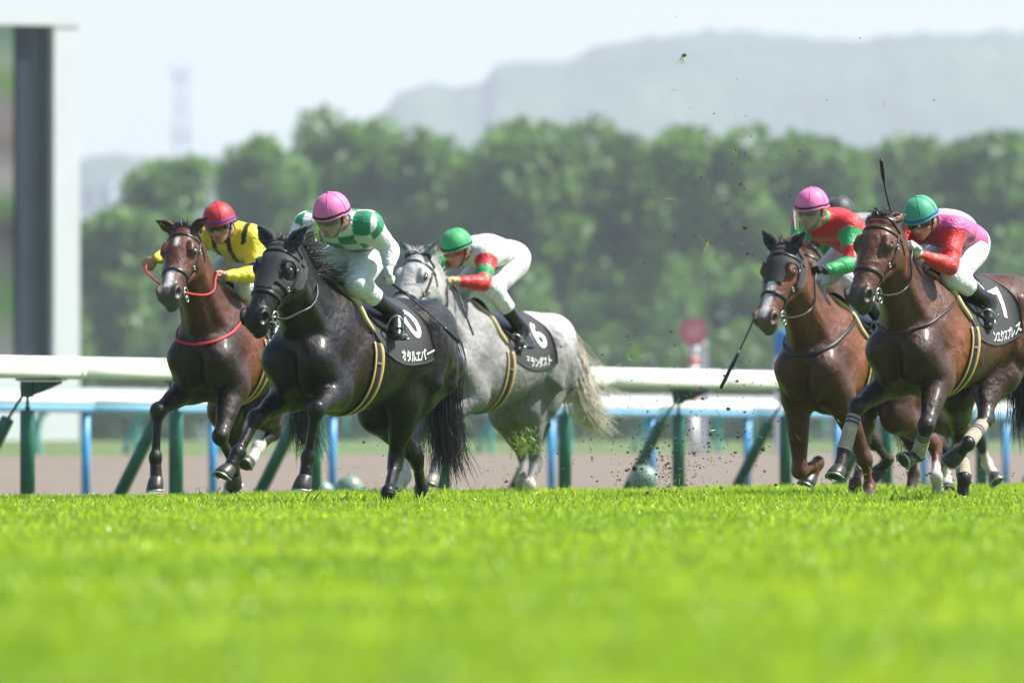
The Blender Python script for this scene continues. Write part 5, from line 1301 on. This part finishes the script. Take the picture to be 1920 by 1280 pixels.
    f.cone(hpnt(.085, 0, -.002), hpnt(.108, 0, -.044), .010, .014, k=.012); f.ell(hpnt(.098, 0, -.048), V3(.012, .020, .010), k=.008, ax=AXH)
    f.cone(hpnt(.082, -.018, -.077), hpnt(.082, .018, -.077), .0075, k=.006); f.cone(hpnt(.080, -.016, -.088), hpnt(.080, .016, -.088), .0085, k=.006)
    f.cone(hpnt(.094, -.022, -.0825), hpnt(.094, .022, -.0825), .003, k=.003, sub=True)
    for s in (-1, 1):
        f.ell(hpnt(.088, .030 * s, -.006), V3(.014, .018, .012), k=.012, ax=AXH, sub=True); f.ell(hpnt(.055, .050 * s, -.035), V3(.028, .020, .020), k=.02, ax=AXH)
        f.ell(hpnt(-.012, .078 * s, -.022), V3(.020, .010, .032), k=.008, ax=AXH)
    V, Q = f.mesh(); sk = V3(*cfg.get('skin', (.42, .235, .165))); C = np.tile(sk, (len(V), 1))
    lp = np.linalg.norm((V - hpnt(.085, 0, -.083)) * 1., axis=1); C = np.where((lp < .024)[:, None], V3(.36, .13, .11), C)
    C = np.where(((V - C0) @ up > .02)[:, None] & (np.linalg.norm(V - C0, axis=1) < .16)[:, None], V3(.015, .012, .011), C)   # hair under the helmet
    bh = ((V - C0) @ fw < -.01) & ((V - C0) @ up > -.06) & (np.linalg.norm(V - C0, axis=1) < .13); C = np.where(bh[:, None], V3(.015, .012, .011), C)
    ear = np.min([np.linalg.norm(V - hpnt(-.012, .082 * s, -.022), axis=1) for s in (-1, 1)], 0); C = np.where((ear < .034)[:, None], sk * (1, .9, .9), C)
    meshobj('body', V, Q, M['skin'], root, col=smooth_attr(V, Q, C, 1))
    # jersey
    f = Field(lo, hi, .0068); torso(f, .008)
    for sd in 'LR': arm(f, sd, .009, .007)
    f.cone(lerp(pel, nek, .93), lerp(nek, hpnt(-.03, 0, -.06), .45), .066, .058, k=.03)
    for sd in 'LR':     # gather the cloth in folds along the sleeve
        e, w = J[sd + 'el'], J[sd + 'wr']; s_ = J[sd + 'sh']
        for t in (.15, .35, .55, .78): f.ell(lerp(e, w, t), V3(.046, .046, .046) * (1 - .22 * t) + .005, k=.012)
        for t in (.35, .6, .85): f.ell(lerp(s_, e, t), V3(.056, .056, .050) + .003, k=.014)
    f.ell(lerp(pel, nek, .02) - sp_ * .05, V3(.09, .20, .20), k=.02, ax=AXT, sub=True)          # hem
    for sd in 'LR': f.ell(J[sd + 'hd'], V3(.072, .072, .072), k=.01, sub=True)                   # cuffs
    f.ell(hpnt(0, 0, .0), V3(.13, .11, .125), k=.01, ax=AXH, sub=True)
    V, Q = f.mesh()
    tc = dict(al=((V - pel) @ sp_) / np.linalg.norm(nek - pel), la=(V - lerp(pel, nek, .5)) @ lat, fr=(V - lerp(pel, nek, .5)) @ frn)
    arms = {}
    for sd in 'LR':
        d1, t1 = segd(V, J[sd + 'sh'], J[sd + 'el']); d2, t2 = segd(V, J[sd + 'el'], J[sd + 'wr'])
        arms[sd] = (np.minimum(d1, d2) < .086, np.where(d1 < d2, t1 * .5, .5 + t2 * .5))
    dl = np.min([segd(V, pel, nek)[0] * .62, np.full(len(V), 9.)], 0)
    dt = segd(V, pel, nek)[0]; ina = {sd: arms[sd][0] & (arms[sd][1] > .07) & (dt > .098) for sd in 'LR'}
    sl = np.where(ina['L'], arms['L'][1], np.where(ina['R'], arms['R'][1], -1.))
    C = cfg['jersey'](tc, sl, V); meshobj('jersey', V, Q, M['silk'], root, col=C)
    # breeches
    f = Field(lo, hi, .0075); f.ell(lerp(pel, nek, .02), V3(.105, .150, .115) + .008, k=.05, ax=AXT); f.loft([lerp(pel, nek, t) for t in (-.05, .1, .22)], lat, np.array([.14, .14, .135]), np.array([.11, .108, .104]), k=.04)
    for sd in 'LR':
        leg(f, sd, .009); hp_, kn = J[sd + 'hp'], J[sd + 'kn']
        for t in (.55, .72, .88): f.ell(lerp(hp_, kn, t), V3(.072, .07, .07) + .006, k=.014)
        f.ell(J[sd + 'an'], V3(.21, .21, .21), k=.01, sub=True)
    V, Q = f.mesh(); Cb = np.tile(V3(*cfg.get('pants', (.72, .73, .74))), (len(V), 1)); Cb[rng.random(len(V)) < .012] = (.22, .18, .13); meshobj('breeches', V, Q, M['breeches'], root, col=Cb)
    # boots, stirrups, leathers
    for sd in 'LR':
        kn, an = J[sd + 'kn'], J[sd + 'an']; bl = np.array([kn, an, J[sd + 'to']]); f = Field(bl.min(0) - .17, bl.max(0) + .15, .0065); s0 = lerp(kn, an, .20); dk = nrm(an - kn); bk = nrm(np.cross(dk, V3(0, 1, 0))); bk = bk if bk[0] < 0 else -bk
        f.cone(s0, an, .060, .043, k=.03); f.cone(lerp(kn, an, .25) + bk * .018, lerp(kn, an, .5) + bk * .015, .052, .045, k=.03)
        for t in (.82, .9): f.ell(lerp(kn, an, t), V3(.050, .050, .046), k=.01)
        tread, fd = foot(f, sd, .008)
        f.ell(kn, V3(.088, .088, .088), k=.008, sub=True)
        V, Q = f.mesh(); bo = meshobj('boot', V, Q, M['boot'], root)
        sv = np.cross(fd, V3(0, 0, 1)); sv = nrm(sv); upv = nrm(np.cross(sv, fd)); upv = upv if upv[2] > 0 else -upv; c = tread + V3(0, 0, .0)
        arc = [c + sv * .058 * math.cos(t) * (1 if math.sin(t) >= 0 else 1) + upv * (.125 * math.sin(t) - .0) for t in np.linspace(0, math.pi, 16)]
        mb = MB(); mb.tube(arc, .0065, 8); mb.box(c - upv * .004, (.001, .001, .001)); V_, F_ = strap_geo([c - sv * .06, c, c + sv * .06], np.tile(-upv, (3, 1)), .045, .010); mb.add(V_, F_); mb.build('stirrup_iron', M['stirrup'], root, smooth=True)
        tp = c + upv * .125; s1 = V3(.12, .0, 0) * 1.; tops = V3(H.T(.12, 0, 1.5)[0], (.17 if sd == 'L' else -.17), H.T(.12, 0, 1.42)[2]) - base
        V_, F_ = strap_geo([tp, lerp(tp, tops, .5) + V3(0, .02 * (1 if sd == 'L' else -1), 0), tops], np.tile(V3(0, 1 if sd == 'L' else -1, 0), (3, 1)), .018, .004); meshobj('stirrup_leather', V_, F_, M['leather'], root)
    # gloves
    if cfg.get('gloves') is not None:
        for sd in 'LR':
            wr, hd = J[sd + 'wr'], J[sd + 'hd']; f = Field(np.minimum(wr, hd) - .11, np.maximum(wr, hd) + .11, .0045); hand(f, wr, hd, np.array(cfg.get('grip' + sd, (0, 1, .2)), float), k=.006, grow=.0035)
            d = nrm(hd - wr); f.cone(wr - d * .030, wr, .031, .030, k=.012); V, Q = f.mesh(); meshobj('glove', V, Q, M['glove'], root, col=np.tile(V3(*cfg['gloves']), (len(V), 1)))
    # helmet
    cc = hpnt(-.008, 0, .022); ra, rb, rc = .130, .112, .128; nl, na = 16, 40; V = []
    def rim(t): return 1.62 + .10 * math.cos(t) ** 2 * (1 if math.cos(t) > 0 else .9) - .05 * (math.cos(t) > .2)
    for i in range(nl + 1):
        for k in range(na):
            t = 2 * math.pi * k / na; th = rim(t) * i / nl; ex = 1 + .03 * sstep(.86, 1., np.array(i / nl)) * (1.0 if math.cos(t) > 0 else .3)
            V.append(cc + fw * ra * ex * math.sin(th) * math.cos(t) + ll * rb * ex * math.sin(th) * math.sin(t) + up * rc * math.cos(th))
    F = [(i * na + k, (i + 1) * na + k, (i + 1) * na + (k + 1) % na, i * na + (k + 1) % na) for i in range(nl) for k in range(na)]
    hc = V3(*cfg['helmet']); he = meshobj('helmet', V, F, M['helmet'], root, col=np.tile(hc, (len(V), 1))); sm = he.modifiers.new('shell', 'SOLIDIFY'); sm.thickness = .008; sm.offset = -1
    def loop(th0, ex): 
        return [cc + fw * ra * ex * math.sin(th0(t)) * math.cos(t) + ll * rb * ex * math.sin(th0(t)) * math.sin(t) + up * rc * ex * math.cos(th0(t)) for t in np.linspace(0, 2 * np.pi, 49)]
    L0 = np.array(loop(lambda t: rim(t) - .13, 1.005)); Nn = np.array([nrm(p - cc) for p in L0]); V_, F_ = strap_geo(L0, Nn, .015, .003); meshobj('helmet_band', V_, F_, M[cfg.get('bandm', 'band')], he)
    L1 = loop(lambda t: rim(t), 1.012); V_, F_ = tube_geo(L1, .0055, 8, False); meshobj('helmet_brim', V_, F_, M['helmet'], he, col=np.tile(hc * .95, (len(V_), 1)))
    V_, F_ = tube_geo([cc + up * (rc - .002), cc + up * (rc + .004), cc + up * (rc + .007)], [.011, .010, .004], 12); meshobj('helmet_button', V_, F_, M['helmet'], he, col=np.tile(hc, (len(V_), 1)))
    for q in range(6):
        t0 = q * math.pi / 3 + .52; sm_ = [cc + fw * ra * 1.003 * math.sin(th) * math.cos(t0) + ll * rb * 1.003 * math.sin(th) * math.sin(t0) + up * rc * 1.003 * math.cos(th) for th in np.linspace(.08, 1.5, 12)]
        V_, F_ = tube_geo(sm_, .0026, 5, False); meshobj('helmet_seam', V_, F_, M['helmet'], he, col=np.tile(hc * .8, (len(V_), 1)))
    for s in (-1, 1):
        V_, F_ = tube_geo(catmull([hpnt(.01, .088 * s, .0), hpnt(.02, .072 * s, -.06), hpnt(.045, .045 * s, -.11), hpnt(.055, 0, -.125)], 5), .0055, 6); meshobj('chin_strap', V_, F_, M['band'], he)
    # goggles and clear visor
    gm = cfg.get('goggles', 'goggle'); V = []; nu, nv = 22, 6
    for j in range(nv + 1):
        for i in range(nu + 1):
            t = (i / nu - .5) * 2.5; z = .020 - .046 * j / nv + .014 * (j / nv) * math.exp(-(t / .22) ** 2) * 1.2; V.append(hpnt(.104 * math.cos(t * .9) + .004, .086 * math.sin(t), z))
    F = [(j * (nu + 1) + i, j * (nu + 1) + i + 1, (j + 1) * (nu + 1) + i + 1, (j + 1) * (nu + 1) + i) for j in range(nv) for i in range(nu)]
    go = meshobj('goggles', V, F, M[gm], root); sm = go.modifiers.new('t', 'SOLIDIFY'); sm.thickness = .008
    V_, F_ = tube_geo([hpnt(.104 * math.cos(t * .9) + .006, .088 * math.sin(t), .021) for t in np.linspace(-1.3, 1.3, 20)], .005, 6); meshobj('goggle_frame', V_, F_, M[cfg.get('gframe', 'band')], go)
    if cfg.get('visor'):
        V = []; nu, nv = 24, 8
        for j in range(nv + 1):
            for i in range(nu + 1):
                t = (i / nu - .5) * 2.3; z = .012 - .135 * j / nv + .02 * (j / nv) * (abs(t) / 1.15) ** 4; V.append(hpnt(.148 * math.cos(t) + .0, .118 * math.sin(t), z))
        F = [(j * (nu + 1) + i, j * (nu + 1) + i + 1, (j + 1) * (nu + 1) + i + 1, (j + 1) * (nu + 1) + i) for j in range(nv) for i in range(nu)]
        meshobj('face_shield', V, F, M['visor'], root)
    H.rJ = {k: v + base for k, v in J.items()}; H.rroot = root
    # reins from the bit to the hands (they belong to the bridle)
    bri = [o for o in H.root.children if o.name.startswith('bridle')][0]
    for i, sd in ((0, 'R'), (1, 'L')):
        if sd in cfg.get('free', ''): tgt = H.rJ[('L' if sd == 'R' else 'R') + 'hd']
        else: tgt = H.rJ[sd + 'hd']
        b0 = H.bits[i]; NPm = H.NP[5] + V3(0, .13 * (1 if sd == 'L' else -1), -.02); sag = np.array(cfg.get('sag', (0, 0, -.06)))
        pth = catmull([b0, b0 + V3(-.10, .02 * (1 if sd == 'L' else -1), -.01), lerp(lerp(b0, tgt, .45), NPm, .55) + sag, lerp(b0, tgt, .8) + V3(0, .03 * (1 if sd == 'L' else -1), .0) + sag * .6, tgt], 7)
        for _ in range(6):
            dd = H.f.sample(pth); nn_ = H.f.normal(pth); pth = pth + nn_ * np.clip(.014 - dd, 0, .03)[:, None]
            pth[1:-1] = (pth[1:-1] * 2 + pth[2:] + pth[:-2]) / 4
        V_, F_ = tube_geo(pth, .0075, 7); meshobj('rein', V_, F_, cfg.get('rein', M['leather']), bri)
        if cfg.get('tailrein') and sd == 'L':
            tl = catmull([tgt, tgt + V3(-.05, .05, -.1), tgt + V3(-.02, .13, -.26), tgt + V3(-.06, .17, -.40)], 6); V_, F_ = tube_geo(tl, .008, 7); meshobj('rein', V_, F_, cfg.get('rein', M['leather']), bri)
    return root

def solid(c): return lambda tc, sl, V: np.tile(V3(*c), (len(V), 1))
GREEN, WHITE, RED, YEL, BLK = V3(.012, .26, .115), V3(.76, .77, .79), V3(.62, .022, .022), V3(.78, .62, .025), V3(.016, .015, .02)
def j_check(tc, sl, V):
    q = np.floor((tc['al'] * .5 + 5) / .098) + np.floor((tc['la'] + 3 * .112 + .03) / .112); C = np.where((q.astype(int) % 2 == 0)[:, None], GREEN, WHITE)
    sc_ = np.where(((sl > .07) & (sl < .12))[:, None], GREEN, WHITE); return np.where((sl >= 0)[:, None], sc_, C)
def j_stripe(tc, sl, V):
    st = np.mod(tc['la'] + 4 * .11 + .012, .11) < .036; C = np.where(st[:, None], BLK, YEL)
    s = np.where(((sl > .36) & (sl < .46))[:, None], V3(.03, .03, .35), YEL); return np.where((sl >= 0)[:, None], s, C)
def j_white_red(tc, sl, V):
    s = np.where(((sl > .25) & (sl < .40))[:, None], V3(.02, .30, .09), RED); return np.where((sl >= 0)[:, None], s, WHITE)
def j_pink_red(tc, sl, V):
    P_ = V3(.74, .12, .34); C = np.where((np.abs(tc['la']) < .05)[:, None] & (np.abs(tc['al'] - .45) < .2)[:, None], V3(.75, .70, .78), P_); C = np.where(((tc['fr'] < -.055) & (tc['al'] > .3))[:, None], V3(.82, .42, .60), C); C = np.where(((tc['fr'] > .03) & (tc['al'] > .5))[:, None], V3(.45, .03, .15), C); return np.where((sl >= 0)[:, None], RED, C)  # paler pink on the back is a highlight put into the silk colour
def j_red_green(tc, sl, V):
    g_ = V3(.015, .33, .10); s = np.where(((sl > .30) & (sl < .47))[:, None], RED, g_); C = np.tile(RED, (len(V), 1)); C = np.where((tc['al'] > 1.13)[:, None], g_, C); return np.where((sl >= 0)[:, None], s, C)
def j_green_grey(tc, sl, V): return np.where((sl >= 0)[:, None], V3(.02, .24, .10), V3(.30, .32, .33))
PINK = (.80, .17, .42); GRN = (.045, .40, .14)
RC = {
 'black': dict(label='jockey in pink cap and green white checked silks on the near black horse', jersey=j_check, helmet=PINK, gloves=(.66, .68, .68), face=(-8, 22, -4), visor=True, pants=(.66, .70, .69), free='L', gripL=(.6, .2, -.7), fix=dict(Lsh=(.355, .252, 1.745), Rhd=(.68, -.05, 1.50), Rwr=(.61, -.08, 1.54), Rel=(.50, -.22, 1.60), Lel=(.19, .318, 1.60), Lwr=(.26, .345, 1.50), Lhd=(.275, .345, 1.43))),
 'leftbay': dict(label='jockey in red cap and yellow black striped silks at left', jersey=j_stripe, helmet=(.52, .018, .03), bandm='band_blue', face=(4, 14, 6), fix=dict(Lel=(.455, .27, 1.538), Lwr=(.662, .13, 1.529), Lhd=(.745, .09, 1.545)), rein=M['red_web'], sag=(0, 0, -.03), skin=(.40, .22, .16)),
 'grey': dict(label='jockey in green cap and white silks with red sleeves on the grey horse', jersey=j_white_red, helmet=GRN, gloves=(.52, .40, .20), face=(-6, 20, 0), fix=dict(Lel=(.617, .235, 1.557), Lwr=(.80, .13, 1.575), Lhd=(.872, .09, 1.582)), goggles='goggle_red', tailrein=True),
 'rightbay': dict(label='jockey in green cap and pink silks with red sleeves at far right', jersey=j_pink_red, helmet=(.05, .36, .20), bandm='band_blue', gloves=(.66, .68, .68), face=(2, 24, 4), fix=dict(Lel=(.575, .24, 1.527), Lwr=(.80, .13, 1.60), Lhd=(.865, .10, 1.655)), goggles='goggle', gframe='goggle_red', pants=(.70, .71, .73)),
 'chestnut': dict(label='jockey in pink cap and red silks with green sleeves on the chestnut horse', jersey=j_red_green, helmet=PINK, gloves=(.014, .014, .016), face=(-10, 12, -3), fix=dict(Lel=(.56, .24, 1.63), Lwr=(.763, .13, 1.588), Lhd=(.85, .10, 1.60)), visor=True),
 'sixth': dict(label='mostly hidden jockey in dark cap behind the right pink capped rider', jersey=j_green_grey, helmet=(.045, .05, .055), gloves=(.014, .014, .016), face=(0, 15, 0)),
}
for k, c in RC.items(): build_rider(k, c)

# ------------------------------------------------------------------ whips
def world_of(H, p): cr, sr = math.cos(H.rz), math.sin(H.rz); return V3(H.o[0] + p[0] * cr - p[1] * sr, H.o[1] + p[0] * sr + p[1] * cr, p[2])
def whip(key, p0, p1, label, flap=.22):
    H = HORSES[key]; a, b_ = world_of(H, np.array(p0)), world_of(H, np.array(p1)); d = nrm(b_ - a); L = np.linalg.norm(b_ - a)
    e = empty('riding_whip', a, 0, label, 'whip', 'riding whips'); mid = b_ - a
    bend = nrm(np.cross(d, V3(0, 1, 0))) * .012
    def pt(t): return mid * t + bend * math.sin(t * math.pi)
    V_, F_ = tube_geo([pt(t) for t in np.linspace(-.04, .24, 6)], [.008, .011, .0105, .010, .010, .008], 10); meshobj('grip', V_, F_, M['leather'], e)
    V_, F_ = tube_geo([pt(t) for t in np.linspace(.235, 1 - flap, 10)], np.linspace(.007, .0052, 10), 8); meshobj('shaft', V_, F_, M['whip_shaft'], e)
    V_, F_ = tube_geo([pt(t) for t in np.linspace(1 - flap - .01, 1, 7)], [.006, .011, .0135, .0135, .0135, .013, .011], 10); meshobj('padded_tip', V_, F_, M['leather'], e)
M['whip_shaft'] = simple('whip_shaft', (.03, .03, .03), .5, var=.8, vscale=60)
hb = HORSES['black'].rJ['Lhd']
whip('black', HORSES['black'].rJ['Lhd'] + V3(0, 0, -.02), (-.22, .58, 1.03), 'long black whip trailing from the white gloved hand of the leading rider')
whip('rightbay', HORSES['rightbay'].rJ['Rhd'], (1.10, 0, 2.2), 'black whip held upright above the bright bay horse', .34)
whip('chestnut', HORSES['chestnut'].rJ['Rhd'], (1.02, -.55, .775), 'black whip pointing down left of the chestnut horse', .34)

# ------------------------------------------------------------------ kicked-up turf
M['soil'] = simple('soil_clod', (.085, .052, .032), .95, var=.4, vscale=60, bump=.004, bscale=90)
M['blade'] = leaf_mat('loose_blade', (((.8, .8, .8), (1.2, 1.2, 1.1)), 4.), trans=.4, rough=.4, rand=False)
def clod_geo(c, r, rg, n=10):
    V = []; 
    for i in range(6):
        th = math.pi * i / 5
        for k in range(n):
            q = rg.uniform(.55, 1.2); t = 2 * math.pi * k / n; V.append(np.asarray(c) + r * q * V3(math.sin(th) * math.cos(t) * 1.2, math.sin(th) * math.sin(t), math.cos(th) * .8))
    F = [(i * n + k, i * n + (k + 1) % n, (i + 1) * n + (k + 1) % n, (i + 1) * n + k) for i in range(5) for k in range(n)]
    return V, F
def blade_geo(c, d, L, w, rg):
    d = nrm(d); s = nrm(np.cross(d, rg.normal(0, 1, 3))); bend = nrm(rg.normal(0, 1, 3)) * L * .25; V = []
    for t, ww in ((0, .7), (.4, 1), (.75, .7), (1, .12)): p = np.asarray(c) + d * L * t + bend * t * t; V += [p - s * w * ww, p + s * w * ww]
    return V, [(0, 1, 3, 2), (2, 3, 5, 4), (4, 5, 7, 6)]
def turf_clump(px, py, d, r, nb, L, label, seed, dirn=(0, 0, -1), spread=.8, sz=1.):
    rg = np.random.default_rng(seed); c = px2w(px, py, d); e = empty('flying_turf', c, 0, label, 'turf clump', 'clumps of turf kicked into the air')
    if r > 0: V, F = clod_geo((0, 0, 0), r, rg); meshobj('soil', V, F, M['soil'], e, smooth=False)
    if nb:
        mb = MB(); C = []
        for i in range(nb):
            V, F = blade_geo(rg.normal(0, .35, 3) * (r + .012) * (1 if r > 0 else 4) * sz, nrm(dirn) + rg.normal(0, spread, 3), L * rg.uniform(.5, 1.2), rg.uniform(.0014, .003), rg); mb.add(V, F); q = V3(.20, .36, .03) * rg.uniform(.6, 1.3); C += [q if rg.random() < .8 else V3(.42, .36, .15)] * len(V)
        meshobj('blades', np.array(mb.V), [f for f in mb.F], M['blade'], e, col=np.array(C), smooth=False)
turf_clump(1283, 104, 76, .014, 9, .09, 'dark clod trailing grass high against the hill', 1)
turf_clump(1325, 452, 77, .010, 14, .09, 'green tuft flying above the round red sign', 2)
turf_clump(1398, 426, 76, .018, 2, .04, 'brown clod left of the right pink cap', 3)
turf_clump(1252, 374, 78, .0, 5, .11, 'loose grass blades flying above the small green tuft', 4, (1, 0, .6), .4)
turf_clump(1379, 282, 77, .006, 7, .06, 'small pale grass tuft high in front of the tree with gaps', 5)
turf_clump(985, 835, 82, .0, 190, .05, 'spray of cut grass thrown up by the grey horse hind legs', 6, (-.3, 0, .3), 1.0, 3.2)
turf_clump(1190, 878, 78, .020, 3, .05, 'dark clod in front of the slanted brace', 7)
turf_clump(1365, 766, 76, .015, 0, .05, 'small brown clod below the whip tip in front of the pale blue rail', 8)
turf_clump(1332, 814, 75, .015, 2, .05, 'brown clod with grass right of the green post', 9)
turf_clump(1430, 842, 76, .018, 0, .05, 'dark lump of soil left of the chestnut horse', 10)
turf_clump(1178, 664, 80, .0, 14, .12, 'pale dry grass wisp just above the white rail', 11, (1, 0, .3), .5)
rg = np.random.default_rng(77); mbs = MB(); mbb = MB(); CB = []
def cloud(n, cx, cy, sx, sy, frac, d0=75, d1=84):
    for i in range(n):
        px, py = rg.normal(cx, sx), rg.normal(cy, sy); d = rg.uniform(d0, d1)
        if py > 925 or py < 10 or px > 1990: continue
        p = px2w(px, py, d)
        if rg.random() < frac: V, F = clod_geo(p, rg.uniform(.0015, .007) if rg.random() < .9 else rg.uniform(.007, .012), rg, 6); mbs.add(V, F)
        else: V, F = blade_geo(p, rg.normal(0, 1, 3), rg.uniform(.015, .06), rg.uniform(.001, .0022), rg); mbb.add(V, F); CB.extend([V3(.22, .36, .05) * rg.uniform(.6, 1.4)] * len(V))
cloud(190, 1330, 480, 90, 170, .4); cloud(480, 1290, 825, 85, 75, .7); cloud(420, 1240, 885, 45, 45, .92); cloud(90, 1450, 830, 60, 70, .7); cloud(60, 1130, 840, 60, 70, .6); cloud(70, 690, 850, 50, 60, .2, 72, 76); cloud(80, 1640, 860, 150, 50, .4); cloud(22, 1500, 250, 200, 120, .7); cloud(30, 1060, 700, 60, 60, .4); cloud(160, 1620, 905, 50, 22, .6, 76, 80); cloud(160, 1770, 905, 50, 24, .6, 74, 80); cloud(120, 960, 905, 40, 22, .5, 80, 84); cloud(110, 745, 935, 35, 16, .4, 70.5, 72.5); cloud(60, 440, 925, 30, 14, .4, 76, 79)
tag(meshobj('flying_soil', np.array(mbs.V), mbs.F, M['soil'], smooth=False), 'fine soil specks kicked up behind the running horses', 'soil specks', kind='stuff')
tag(meshobj('flying_blades', np.array(mbb.V), mbb.F, M['blade'], col=np.array(CB), smooth=False), 'loose grass blades drifting behind the running horses', 'grass bits', kind='stuff')

# longer grass standing round the hooves that touch the ground
hp_, hs_ = [], []
for H in HORSES.values():
    for n in LEGS:
        t = H.J[n + 'T']
        if t[2] > .07: continue
        w0 = world_of(H, t)
        for i in range(46):
            a, rr_ = rg.uniform(0, 6.283), .34 * math.sqrt(rg.random()); hp_.append((w0[0] + rr_ * math.cos(a), w0[1] + 1.5 * rr_ * math.sin(a) - .12, -.004)); hs_.append(rg.uniform(1.1, 1.75))
scatter('hoof_grass', np.array(hp_), np.array(hs_), tcol, 'longer grass tufts standing round the hooves on the ground', 'grass')
